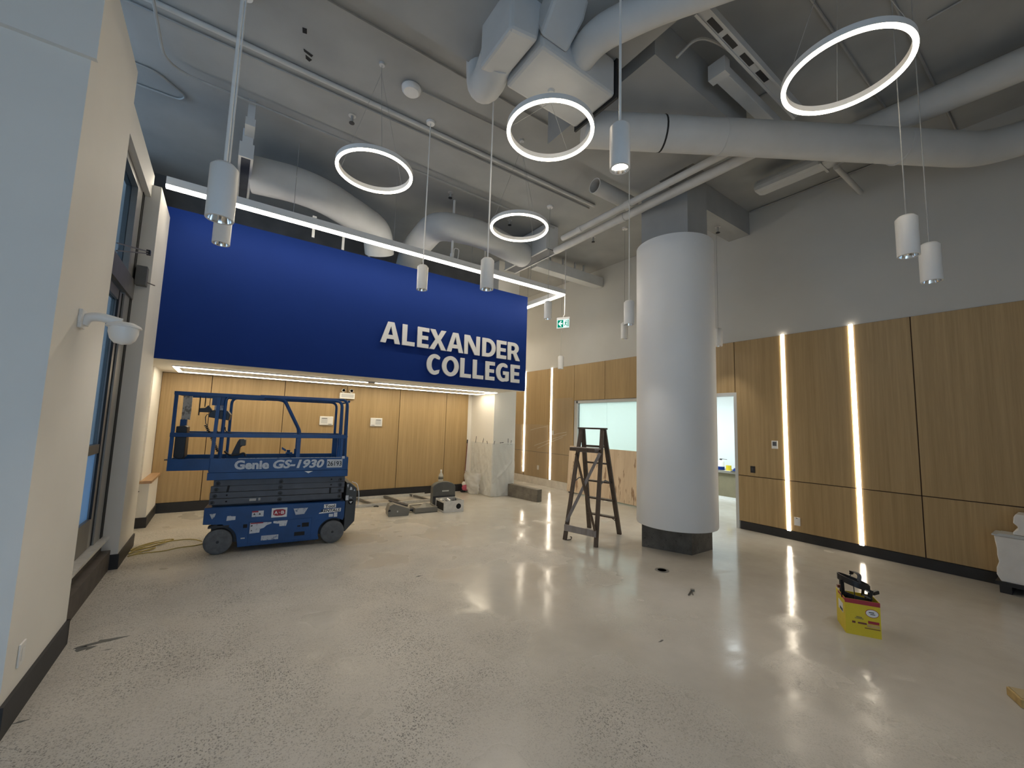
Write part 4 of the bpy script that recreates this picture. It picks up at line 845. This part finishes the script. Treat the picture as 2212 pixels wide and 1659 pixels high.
T = 0.012; b_ = B().box(-0.21, 0.21, -0.21, -0.21 + T, 0, 0.215).box(-0.21, 0.21, 0.21 - T, 0.21, 0, 0.215).box(0.21 - T, 0.21, -0.21 + T, 0.21 - T, 0, 0.215).box(-0.21, 0.21, -0.21 + T, 0.21 - T, 0, T)
b_.box(-0.21, -0.21 + T, -0.21 + T, 0.21 - T, 0.18, 0.215).box(-0.21, -0.21 + T, -0.21 + T, 0.21 - T, 0, 0.03).build('case', 'alu_lt', bx)
B().lathe([(0, -0.2112), (0.052, -0.2112)], 24, (0.10, 0, 0.105), 'y').build('round_hole', 'dark', bx); B().box(-0.1985, -0.190, -0.19, 0.19, 0.03, 0.18).build('side_opening', 'dark', bx)
rg = random.Random(5)
for k in range(9):
    x, y = rg.uniform(-0.14, 0.14), rg.uniform(-0.14, 0.14); a = rg.uniform(0, 3); r_ = rg.uniform(0.018, 0.034)
    B().tube([(x, y, 0.14 + rg.uniform(-0.03, 0.03)), (x + 0.07 * math.cos(a), y + 0.07 * math.sin(a), 0.165 + rg.uniform(-0.02, 0.03))], r_, 8).build('fitting', ('alu_lt', 'arm_dk', 'hub')[k % 3], bx)
B().box(-0.195, 0.195, -0.195, 0.195, 0.013, 0.12).build('lining', 'dark', bx)
tr = thing('tool_cover', 'taupe sloping tool cover lying nearest the lift, leftmost of the floor parts', 'machine part', (2.79, 7.56, 0), math.radians(-10))
B().prism([(-0.19, 0), (0.17, 0), (0.20, 0.12), (-0.10, 0.22), (-0.17, 0.19), (-0.20, 0.09)], (0, -0.12, 0), (1, 0, 0), (0, 0, 1), (0, 0.30, 0)).build('cover', 'tray', tr, bevel=0.006)
B().prism([(-0.20, 0.09), (-0.155, 0.09), (-0.155, 0.12), (-0.19, 0.125)], (0, -0.1215, 0), (1, 0, 0), (0, 0, 1), (0, 0.0012, 0)).build('notch', 'dark', tr)
B().bar((-0.14, 0.20, 0.235), (0.20, 0.10, 0.145), 0.14, 0.012).build('flap', 'tool_dk', tr); B().box(-0.04, -0.02, -0.1215, -0.1203, 0.07, 0.10).build('bright_clip', 'alu_lt', tr)  # includes a small bright metal plate on the cover front
ty = thing('steel_tray', 'taupe steel tray with crumpled liner, between the tool cover and the metal box', 'tray', (3.33, 7.66, 0), math.radians(-4))
B().box(-0.22, 0.22, -0.18, -0.165, 0.002, 0.10).box(-0.22, 0.22, 0.165, 0.18, 0.002, 0.10).box(-0.22, -0.205, -0.165, 0.165, 0.002, 0.10).box(0.205, 0.22, -0.165, 0.165, 0.002, 0.10).box(-0.22, 0.22, -0.18, 0.18, 0.0, 0.012).build('tray', 'tray', ty)
pk = [(-0.19, -0.15, 0.09), (0.0, -0.15, 0.075), (0.19, -0.15, 0.095), (-0.19, 0.0, 0.07), (0.04, 0.02, 0.155), (0.19, 0.0, 0.08), (-0.19, 0.15, 0.09), (0.0, 0.15, 0.09), (0.19, 0.15, 0.095)]
B().add(pk, [(0, 1, 4, 3), (1, 2, 5, 4), (3, 4, 7, 6), (4, 5, 8, 7)]).build('liner', 'tray', ty); B().tube([(-0.28, -0.03, 0.05), (-0.20, -0.03, 0.05)], 0.03, 10).build('spout', 'tool_dk', ty)
bt = thing('bottle', 'milky plastic bottle standing on the floor behind the dark machine hood', 'bottle', (4.42, 9.22, 0)); bt.scale = (1.25, 1.25, 1.3)
B().lathe([(0.0, 0), (0.045, 0), (0.048, 0.02), (0.046, 0.24), (0.048, 0.32), (0.040, 0.36), (0.018, 0.40), (0.016, 0.43), (0, 0.43)], 20).build('body', 'bottle', bt, smooth=40); B().lathe([(0.0, 0.455), (0.017, 0.452), (0.019, 0.425)], 16).build('cap', 'letter', bt, smooth=40); B().lathe([(0.0483, 0.28), (0.0485, 0.31), (0.047, 0.33)], 20).build('label_band', 'tool', bt, smooth=40)
mp = thing('mop', 'mop with a thin brown handle and pink head leaning by the wrapped pier', 'mop', (5.08, 9.30, 0))
B().tube([(0.03, 0.02, 0.05), (0.165, 0.165, 1.28)], 0.012, 10).build('handle', 'copper', mp, smooth=60); B().tube([(0.158, 0.158, 1.21), (0.1655, 0.1655, 1.30)], 0.016, 10).build('grip', 'black', mp, smooth=60)
B().box(-0.05, 0.06, -0.03, 0.05, 0.0, 0.05).build('block', 'black', mp, bevel=0.008)
B().lathe([(0.0, 0.03), (0.075, 0.045), (0.095, 0.10), (0.075, 0.17), (0.03, 0.21), (0, 0.215)], 14, (0.07, 0.0, 0)).build('pink_head', 'pink', mp, smooth=50); B().lathe([(0.0, 0.15), (0.06, 0.16), (0.075, 0.20), (0.05, 0.25), (0, 0.255)], 12, (0.055, 0.02, 0)).build('white_pad', 'foam', mp, smooth=50)

# ================================================================ yellow carton with black head harness
A, Bp, Cp = Vector((4.607, 1.388, 0)), Vector((4.726, 1.178, 0)), Vector((4.855, 1.515, 0))
ux = (Bp - A).normalized(); uy = Vector((-ux.y, ux.x, 0)); w_, d_, h_ = 0.242, 0.275, 0.295
bx = thing('carton', 'open yellow cardboard carton with a red top band, on the floor right of the column', 'carton', A, math.atan2(ux.y, ux.x))
T = 0.004
body = B().box(0, w_, 0, T, 0, h_).box(0, T, T, d_, 0, h_).box(w_ - T, w_, T, d_, 0, h_).box(T, w_ - T, d_ - T, d_, 0, h_ - 0.02).box(T, w_ - T, T, d_ - T, 0, T).build('carton_walls', 'yellow', bx)
B().box(T, w_ - T, T + 0.0002, T + 0.0014, 0.01, h_ - 0.002).box(T + 0.0002, T + 0.0014, T + 0.002, d_ - T - 0.002, 0.01, h_ - 0.002).build('inner_lining', 'card_in', bx)
dec('red_band', -0.0005, w_, h_ - 0.036, h_ + 0.0005, 'red', bx, -0.0004)
B().box(-0.0012, -0.0004, 0.0, d_ * 0.75, h_ - 0.022, h_).build('red_band', 'red', bx)
B().box(-0.0012, -0.0004, 0.06, 0.20, 0.145, 0.225).build('side_label', 'letter', bx); B().box(-0.0016, -0.0013, 0.07, 0.16, 0.15, 0.175).build('side_print', 'tool_dk', bx)
ov = outline_mesh('oval_badge', [arc(0, 0, 0.046, 0, 350, 35, 0.034)], 0.001, 'red', bx, (0.185, -0.0006, 0.198), (1, 0, 0), (0, 0, 1))
outline_mesh('badge_face', [arc(0, 0, 0.042, 0, 350, 35, 0.030)], 0.001, 'letter', ov, (0.185, -0.0018, 0.198), (1, 0, 0), (0, 0, 1))
for (x0, x1, z0, z1, m) in ((0.162, 0.198, 0.203, 0.209, 'ink'), (0.172, 0.205, 0.189, 0.194, 'ink')): dec('badge_print', x0, x1, z0, z1, m, ov, -0.0030)
for (x0, x1, z0, z1, m) in ((0.075, 0.115, 0.150, 0.155, 'tool'), (0.065, 0.125, 0.139, 0.143, 'tool'), (0.155, 0.230, 0.112, 0.134, 'red'), (0.085, 0.145, 0.098, 0.112, 'copper'), (0.148, 0.232, 0.082, 0.106, 'straw'), (0.045, 0.068, 0.098, 0.114, 'copper'), (0.13, 0.235, 0.068, 0.074, 'copper')):
    dec('print', x0, x1, z0, z1, m, bx, -0.0005)
hn = thing('head_harness', 'black plastic head harness with straps resting in the yellow carton', 'head harness', A + ux * 0.10 + uy * 0.135 + Vector((0, 0, 0.295)), math.atan2(ux.y, ux.x) + 0.15)
def band(cx, cz, rx, ry, a0, a1, h0, h1, tilt, n=28, th=0.006):
    v = []; 
    for i in range(n + 1):
        a = math.radians(a0 + (a1 - a0) * i / n); x, y = cx + rx * math.cos(a), ry * math.sin(a)
        for k in (0, 1):
            for z in (h0, h1): v.append((x * (1 - k * th / rx), y * (1 - k * th / ry), cz + z + tilt * x))
    f = []
    for i in range(n):
        p, q = i * 4, i * 4 + 4; f += [(p, q, q + 1, p + 1), (p + 2, p + 3, q + 3, q + 2), (p + 1, q + 1, q + 3, p + 3), (p, p + 2, q + 2, q)]
    return B().add(v, f + [(0, 1, 3, 2), (n * 4, n * 4 + 2, n * 4 + 3, n * 4 + 1)])
band(0.00, 0.105, 0.118, 0.10, 0, 360, -0.022, 0.030, -0.30).build('head_band', 'black', hn, smooth=50)
band(0.02, 0.01, 0.105, 0.095, 150, 395, -0.10, 0.005, -0.15).build('face_frame', 'black', hn, smooth=50)
for x_, y_, dx_ in ((-0.10, -0.045, -0.005), (-0.03, -0.092, -0.01), (0.075, -0.078, 0.02), (-0.06, 0.08, 0.0), (0.09, 0.06, 0.01)): B().bar((x_, y_, -0.02), (x_ + dx_, y_ * 1.03, 0.10 - 0.3 * x_), 0.034, 0.006, (y_, -x_, 0)).build('side_strap', 'black', hn)
arcp = [(0.015 + 0.01 * math.sin(i), 0.098 * math.cos(PI * i / 12), 0.13 + 0.065 * math.sin(PI * i / 12)) for i in range(13)]
b_ = B()
for p, q in zip(arcp, arcp[1:]): b_.bar(p, q, 0.030, 0.005)
b_.build('crown_strap', 'tool_dk', hn)
B().bar((0.11, -0.06, 0.045), (0.165, -0.03, 0.055), 0.032, 0.030).build('adjuster_knob', 'black', hn, bevel=0.006); B().bar((-0.125, 0.0, 0.055), (-0.095, 0.0, 0.06), 0.022, 0.022).build('side_knob', 'copper', hn)
B().bar((0.045, -0.09, 0.075), (0.125, -0.045, 0.035), 0.012, 0.010).build('ratchet_strip', 'alu_lt', hn); B().bar((0.03, -0.085, 0.03), (0.10, -0.075, 0.0), 0.02, 0.012).build('buckle', 'tool', hn)

# ================================================================ right edge: foam blocks, straw card, floor debris
sk = thing('dark_skid', 'low dark skid against the right wall carrying white foam blocks', 'skid', (7.36, -0.6, 0))
for y in (0.05, 0.65, 1.28): B().box(0, 0.35, y, y + 0.09, 0, 0.08).build('bearer', 'base', sk)
B().box(0, 0.35, 0.0, 1.40, 0.081, 0.12).build('deck_board', 'base', sk)
def foam(name, lab, x0, x1, y0, y1, z0, z1, seed):
    rg = random.Random(seed); n = 7; t = thing(name, lab, 'foam block', (x0, y0, z0), group='white foam blocks on the skid'); b = B(); v = []
    P = [(0, 0)] + [(0, k / n) for k in range(1, n)] + [(0, 1), (1, 1), (1, 0)]
    poly = [(y1 - y0 + rg.uniform(-.03, .012) if True else 0, (z1 - z0) * k / n) for k in range(n + 1)]
    poly = [(0, 0)] + poly + [(0, z1 - z0)]
    b.prism(poly, (0, 0, 0), (0, 1, 0), (0, 0, 1), (x1 - x0, 0, 0)).build('block', 'foam', t, bevel=0.008); return t
foam('foam_block', 'large white foam block at the right edge, lower of the two', 7.38, 7.70, -0.55, 0.78, 0.121, 0.62, 1)
foam('foam_block', 'smaller white foam block at the right edge, stacked on top', 7.40, 7.70, -0.55, 0.63, 0.655, 0.885, 2)
tg = thing('foam_offcut', 'thin white foam strip between the two stacked foam blocks', 'foam block', (7.37, -0.5, 0.623)); B().box(0, 0.32, 0, 1.30, 0, 0.015).box(0.0, 0.25, 0.02, 1.25, 0.015, 0.030).build('strip', 'frame_white', tg)
sc = thing('cardboard_scrap', 'straw coloured cardboard pack on the floor at the bottom right edge', 'cardboard', (4.42, 0.30, 0), math.radians(-62))
B().box(-0.12, 0.30, 0.0, 0.16, 0, 0.055).build('pack', 'straw', sc, bevel=0.006); B().box(-0.11, 0.29, 0.01, 0.15, 0.0555, 0.060).build('top_sheet', 'card_in', sc)
db = thing('metal_clamp', 'small dark metal clamp lying on the floor in front of the column', 'debris', (4.218, 2.606, 0), 0.5)
B().tube([(-0.09, 0.02, 0.008), (0.05, 0.0, 0.012), (0.075, -0.01, 0.012)], 0.008, 6).tube([(-0.06, -0.02, 0.006), (0.05, -0.005, 0.01)], 0.005, 6).build('jaw', 'conc', db); B().box(0.05, 0.085, -0.03, 0.01, 0.0, 0.02).build('clip', 'tray', db)
fr = thing('floor_socket', 'small round floor socket with pale rim in front of the column base', 'floor socket', (4.555, 3.197, 0))
B().lathe([(0.085, 0.0005), (0.080, 0.006), (0.055, 0.004), (0.0, 0.003)], 24).build('rim', 'tray', fr, smooth=40); B().lathe([(0.0, 0.0055), (0.052, 0.0055)], 20).build('cover', 'conc', fr)

# ================================================================ office desk with its things
dk = thing('reception_desk', 'low olive desk with a grey top seen through the office doorway', 'desk', (10.55, 3.4, 0))
B().box(0.06, 0.62, 0, 3.2, 0.07, 0.655).build('front_panel', 'olive', dk); B().box(0.0, 0.645, -0.02, 3.22, 0.66, 0.72).build('top', 'desk_top', dk, bevel=0.004); B().box(0.04, 0.60, 0, 3.2, 0, 0.068).build('plinth', 'white', dk)
def onto(y): return (10.62, y, 0.72)
jg = thing('jug', 'white and blue jug with a black cap on the office desk', 'jug', (10.72, 5.74, 0.72))
B().lathe([(0, 0), (0.085, 0), (0.085, 0.20), (0.06, 0.24), (0.03, 0.25), (0, 0.25)], 20).build('body', 'letter', jg, smooth=40); B().lathe([(0.0865, 0.0), (0.0865, 0.085), (0.085, 0.086)], 20).build('blue_band', 'blue', jg, smooth=40); B().lathe([(0.03, 0.25), (0.032, 0.285), (0, 0.285)], 14).build('cap', 'black', jg); B().tube([(0, 0.02, 0.28), (0, -0.16, 0.275)], 0.006, 5).build('handle', 'black', jg)
rl = thing('tape_roll', 'yellow roll standing beside the jug on the office desk', 'tape roll', (10.70, 5.53, 0.72)); B().lathe([(0.035, 0), (0.065, 0), (0.065, 0.13), (0.035, 0.13)], 20, closed=True).build('roll', 'yellow', rl, smooth=40); B().lathe([(0.030, 0), (0.0345, 0), (0.0345, 0.13), (0.030, 0.13)], 16, closed=True).build('core', 'card_in', rl)
pc_ = thing('cap_pile', 'small dark blue cap on the office desk, right of the yellow roll', 'cap', (10.70, 5.34, 0.72)); B().lathe([(0, 0.085), (0.05, 0.075), (0.08, 0.03), (0.085, 0)], 18).build('crown', 'blue', pc_, smooth=50); B().box(-0.17, -0.06, -0.06, 0.06, 0.0, 0.012).build('peak', 'tool_dk', pc_)
pp = thing('paper_sheet', 'loose white paper on the front of the office desk', 'paper', (10.59, 5.5, 0.7205), 0.1); B().box(0, 0.14, -0.2, 0.1, 0, 0.003).build('sheet', 'letter', pp)

# ================================================================ ceiling services
def seg(name, lab, cat, pts, r, mat, n=10, group=None, parts=None, rad=0.25, smooth=50):
    t = thing(name, lab, cat, (0, 0, 0), group=group); B().tube(fillet(pts, rad, 6), r, n).build('run', mat, t, smooth=smooth)
    for nm, p, q, rr, m in parts or []: B().tube([p, q], rr, n).build(nm, m, t, smooth=smooth)
    return t
zc = HC - 0.02
seg('conduit', 'long thin conduit crossing the ceiling just behind the two black ceiling holes', 'conduit', [(-2.7, 5.30, zc), (5.30, 5.25, zc)], 0.014, 'conduit', 6, 'ceiling conduits')
seg('conduit', 'pale pipe rib running beside the long conduit behind the ceiling holes', 'conduit', [(-2.7, 5.13, HC - 0.03), (5.30, 5.11, HC - 0.03)], 0.028, 'pipe', 8, 'ceiling conduits')
seg('conduit', 'thin conduit crossing the ceiling just beyond the deep beam, left of the boxy duct', 'conduit', [(-2.7, 4.09, zc), (3.9, 4.06, zc)], 0.013, 'conduit', 6, 'ceiling conduits')
seg('conduit', 'thin conduit running from the smoke detector towards the middle ring light', 'conduit', [(1.70, 4.56, zc), (3.0, 4.50, zc)], 0.011, 'conduit', 6, 'ceiling conduits')
seg('conduit', 'bent conduit along the ceiling over the street door, turning toward the column', 'conduit', [(-0.90, 3.5, zc - 0.07), (-0.88, 5.95, zc - 0.07), (5.2, 6.12, zc - 0.07)], 0.016, 'conduit', 6, 'ceiling conduits', rad=0.3)
seg('conduit', 'short dark looped conduit near the top of the left header', 'conduit', [(-2.7, 6.22, zc), (-1.0, 6.22, zc), (-0.72, 6.50, zc), (-0.80, 6.62, zc), (-2.7, 6.62, zc)], 0.014, 'conduit', 6, 'ceiling conduits', rad=0.1)
seg('conduit', 'thin conduit along the ceiling above the largest ring light', 'conduit', [(3.2, 1.32, zc), (7.7, 1.28, zc)], 0.013, 'conduit', 6, 'ceiling conduits')
seg('conduit', 'thin conduit along the ceiling right of the largest ring light', 'conduit', [(4.4, 0.87, zc), (7.7, 0.85, zc)], 0.013, 'conduit', 6, 'ceiling conduits')
seg('conduit', 'short dark conduit crossing above the long slanted round duct', 'conduit', [(5.06, 2.65, zc), (5.06, 1.95, zc)], 0.015, 'conduit', 6, 'ceiling conduits')
seg('conduit', 'dark short conduit right of the largest ring light, running from front to back', 'conduit', [(5.35, 0.72, zc), (5.35, 0.20, zc)], 0.013, 'conduit', 6, 'ceiling conduits')
seg('conduit', 'thin dark conduit in the corner of the ceiling and the right plaster wall', 'conduit', [(7.725, 3.5, HC - 0.02), (7.725, 1.5, HC - 0.02)], 0.012, 'conduit', 6, 'ceiling conduits')
seg('pipe', 'painted pipe running back from the beam to the vertical plenum, left of two', 'pipe', [(4.83, 5.44, 5.15), (4.83, 2.31, 5.15)], 0.05, 'pipe', 14, 'pair of painted ceiling pipes', [('coupling', (4.83, 3.9, 5.15), (4.83, 4.0, 5.15), 0.058, 'pipe'), ('coupling', (4.83, 4.95, 5.15), (4.83, 5.05, 5.15), 0.058, 'pipe')])
seg('pipe', 'painted pipe running back from the beam to the vertical plenum, right and thicker of two', 'pipe', [(5.06, 5.90, 5.13), (5.06, 2.20, 5.13)], 0.066, 'pipe', 14, 'pair of painted ceiling pipes', [('coupling', (5.06, 4.2, 5.13), (5.06, 4.33, 5.13), 0.074, 'pipe')])
seg('pipe', 'short white stub pipe pointing at the right wall, under the flat duct', 'pipe', [(6.70, 1.88, 5.425), (7.72, 1.88, 5.425)], 0.035, 'pipe', 12)
op = thing('open_pipe', 'short open-ended round pipe behind the lit downlight, dark inside', 'pipe', (0, 0, 0)); B().lathe([(0.105, 4.46), (0.118, 4.46), (0.118, 5.38), (0.105, 5.38)], 24, (0, 4.30, 5.48), 'x', closed=True).build('run', 'pipe', op, smooth=40); B().lathe([(0, 4.62), (0.104, 4.62)], 20, (0, 4.30, 5.48), 'x').build('dark_end', 'dark', op)
d1 = seg('round_duct', 'fat round duct snaking over the left end of the blue bulkhead', 'duct', [(0.065, 6.95, 5.28), (0.62, 6.84, 5.28), (1.05, 6.92, 5.28), (1.70, 7.28, 5.26), (2.06, 7.45, 5.22), (2.18, 7.66, 4.88)], 0.265, 'duct', 20, 'round ducts over the bulkhead', rad=0.35)
gd = thing('slot_diffuser', 'slim framed slot diffuser with a dark grille, at the start of the left duct', 'air diffuser', (0, 0, 0))
B().box(-0.115, -0.085, 6.20, 7.62, 5.10, 5.30).box(0.02, 0.05, 6.20, 7.62, 5.10, 5.30).box(-0.085, 0.02, 6.20, 6.23, 5.10, 5.30).box(-0.085, 0.02, 7.59, 7.62, 5.10, 5.30).build('frame', 'duct', gd); B().box(-0.085, 0.02, 6.23, 7.59, 5.14, 5.16).build('grille', 'arm', gd)
B().box(-0.09, 0.03, 6.22, 7.60, 5.301, 5.50).box(-0.075, 0.035, 5.95, 6.22, 5.40, 5.50).build('plenum', 'duct', gd); B().box(-0.06, 0.02, 6.06, 6.11, 5.501, HC).build('hanger', 'duct', gd)
seg('round_duct', 'fat round duct bending behind the linear light toward the vertical plenum', 'duct', [(2.98, 8.3, 5.05), (2.86, 7.75, 5.16), (2.86, 6.66, 5.28), (3.70, 6.50, 5.30), (4.55, 6.75, 5.32), (4.995, 6.88, 5.34)], 0.25, 'duct', 20, 'round ducts over the bulkhead', rad=0.30)
pl = thing('vertical_plenum', 'tall grey sheet-metal plenum with a slot diffuser along its bottom, behind the smallest ring light', 'air plenum', (0, 0, 0))
B().box(5.03, 5.34, 6.16, 7.64, 5.28, 5.80).build('body', 'duct', pl); B().box(5.02, 5.06, 6.14, 7.66, 5.25, 5.279).box(5.31, 5.35, 6.14, 7.66, 5.25, 5.279).build('flange', 'duct', pl); B().box(5.06, 5.31, 6.16, 7.64, 5.262, 5.279).build('grille', 'arm', pl)
sd = thing('slot_duct', 'flat duct with a dark slot along its top, high beyond the exit sign', 'duct', (0, 0, 0)); B().box(5.55, 7.73, 7.12, 7.36, 5.32, 5.56).build('body', 'duct', sd); B().box(5.86, 7.30, 7.34, 7.42, 5.60, 5.66).build('slot', 'dark', sd)
for x in (6.1, 6.5, 6.9, 7.2): B().box(x, x + 0.03, 7.30, 7.33, 5.561, HC).build('hanger', 'duct', sd)
ld_ = seg('round_duct', 'long slanted round duct crossing from the middle ring light to the right wall', 'duct', [(3.08, 3.155, 5.08), (3.21, 3.07, 5.08), (7.02, 0.62, 5.10), (7.25, 0.25, 5.16), (7.20, -0.9, 5.20)], 0.19, 'duct', 22, None, rad=0.3)
for p, m, e in (((3.83, 2.672), 'dark', 0.192), ((4.42, 2.292), 'duct', 0.194), ((6.2, 1.147), 'duct', 0.194)):
    B().tube([(p[0], p[1], 5.083), (p[0] + 0.017, p[1] - 0.011, 5.083)], e, 22).build('seam_band', m, ld_, smooth=50)
seg('round_duct', 'round duct coming in from the upper right, above the long slanted duct', 'duct', [(6.30, 1.60, 5.52), (6.42, -1.5, 5.52)], 0.16, 'duct', 18)
fd = thing('flat_duct', 'flat painted duct running beside the right wall, above the stub pipe', 'duct', (0, 0, 0)); B().box(6.54, 6.82, 1.2, 2.92, 5.48, 5.66).build('body', 'duct', fd, bevel=0.07); B().box(6.52, 6.84, 2.0, 2.03, 5.47, 5.67).build('flange', 'duct', fd)
ct = thing('cable_tray', 'painted cable tray with dark slots behind the big round duct, upper middle', 'cable tray', (0, 0, 0)); B().box(3.2, 5.3, 1.76, 1.785, 5.46, 5.54).box(3.2, 5.3, 1.855, 1.88, 5.46, 5.54).box(3.2, 5.3, 1.785, 1.855, 5.475, 5.49).build('channel', 'duct', ct)
for x in (3.35, 3.62, 3.95, 4.28): B().box(x, x + 0.20, 1.795, 1.845, 5.472, 5.4745).build('slot', 'arm_dk', ct)
rd = thing('rectangular_duct', 'narrow rectangular duct running from the dropped block toward the largest ring light', 'duct', (0, 0, 0)); B().box(3.95, 6.1, 2.00, 2.13, 5.43, 5.55).build('body', 'duct', rd, bevel=0.008); B().box(3.92, 4.02, 1.975, 2.155, 5.405, 5.575).build('end_flange', 'duct', rd)
seg('flex_cable', 'pale flexible cable looping down by the cable tray, upper middle', 'cable', [(3.35, 2.15, 5.35), (3.55, 2.05, 5.62), (3.85, 1.98, 5.66), (4.3, 1.93, 5.62)], 0.014, 'pipe', 6)
# boxy duct with branches under the deep beam
bd = thing('boxy_duct', 'grey boxy duct under the deep beam with round branches, top centre', 'duct', (0, 0, 0))
B().box(1.95, 2.86, 2.50, 3.05, 4.92, 5.315).build('trunk', 'duct', bd, bevel=0.03)
B().prism([(0, 0), (0.28, 0.06), (0.34, 0.42), (0.30, 0.80), (0, 0.80)], (1.64, 2.52, 4.90), (1, 0, 0), (0, 0.0, 1), (0, 0.50, 0)).build('left_transition', 'duct', bd, bevel=0.03)
B().tube(fillet([(1.80, 2.98, 5.08), (1.86, 3.22, 5.05), (1.88, 3.38, 5.12), (1.88, 3.42, 5.5)], 0.12, 6), 0.16, 18).build('down_elbow', 'duct', bd, smooth=50)
B().prism([(0, 0), (0.30, 0), (0.36, 0.28), (0.30, 0.75), (0.10, 0.75), (0.02, 0.30)], (1.92, 2.49, 4.98), (1, 0, 0), (0, -0.55, 0.83), (0, 0.10, 0.22)).build('branch_box', 'duct', bd, bevel=0.03)
B().tube(fillet([(2.42, 2.60, 5.08), (2.38, 2.30, 5.10), (2.58, 1.86, 5.12), (3.05, 1.12, 5.14), (3.5, 0.3, 5.16)], 0.18, 6), 0.135, 20).build('branch_pipe', 'duct', bd, smooth=50)
B().box(2.862, 2.885, 2.48, 3.07, 4.90, 5.315).build('end_flange', 'arm_dk', bd)
# small ceiling fittings
sm = thing('smoke_detector', 'round smoke detector on the ceiling between the beam and the left ring light', 'smoke detector', (1.57, 4.61, HC)); B().lathe([(0, -0.075), (0.09, -0.072), (0.112, -0.05), (0.118, -0.012), (0.10, 0)], 28).build('body', 'fixture', sm, smooth=40); B().lathe([(0.118, -0.014), (0.122, -0.014), (0.122, -0.004), (0.118, -0.004)], 28, closed=True).build('base_ring', 'conduit', sm)
def sprinkler(x, y, lab):
    t = thing('sprinkler_head', lab, 'sprinkler', (x, y, HC), group='sprinkler heads'); B().tube([(0, 0, 0), (0, 0, -0.09)], 0.018, 8).build('body', 'conduit', t); B().lathe([(0, -0.115), (0.035, -0.112), (0.036, -0.105), (0, -0.10)], 12).build('deflector', 'arm_dk', t); B().lathe([(0.05, -0.006), (0.045, 0)], 14).build('escutcheon', 'pipe', t)
for x, y, lb in ((3.0, 6.40, 'ceiling sprinkler head behind and right of the left ring light'), (4.40, 6.56, 'ceiling sprinkler head seen inside the smallest ring light'), (6.25, 6.05, 'ceiling sprinkler head left of the column, over the exit sign'), (7.0, 3.72, 'ceiling sprinkler under the beam right of the column'), (1.1, 5.55, 'ceiling sprinkler head above the fat left duct')): sprinkler(x, y, lb)
for ch_ in bpy.data.objects:
    if ch_.name == 'sprinkler_head.003': ch_.location.z = 5.37
hr = [(0.95, 7.1), (1.45, 7.3), (2.0, 7.7), (4.7, 8.0)]
for (x, y), lb in zip(hr, ('strap hanging from the left fat duct to the bulkhead top, leftmost', 'strap hanging under the left fat duct, middle of three', 'strap hanging under the left fat duct near its bend', 'strap behind the linear light near the right end of the bulkhead')):
    t = thing('duct_strap', lb, 'strap', (x, y, 4.63), group='hanging duct straps'); top = HC if y > 7.9 else 4.985; B().box(-0.02, 0.02, -0.006, 0.006, 0, top - 4.63).build('strap', 'duct', t); B().box(-0.03, 0.03, -0.02, 0.02, top - 4.66, top - 4.631).build('clip', 'duct', t)
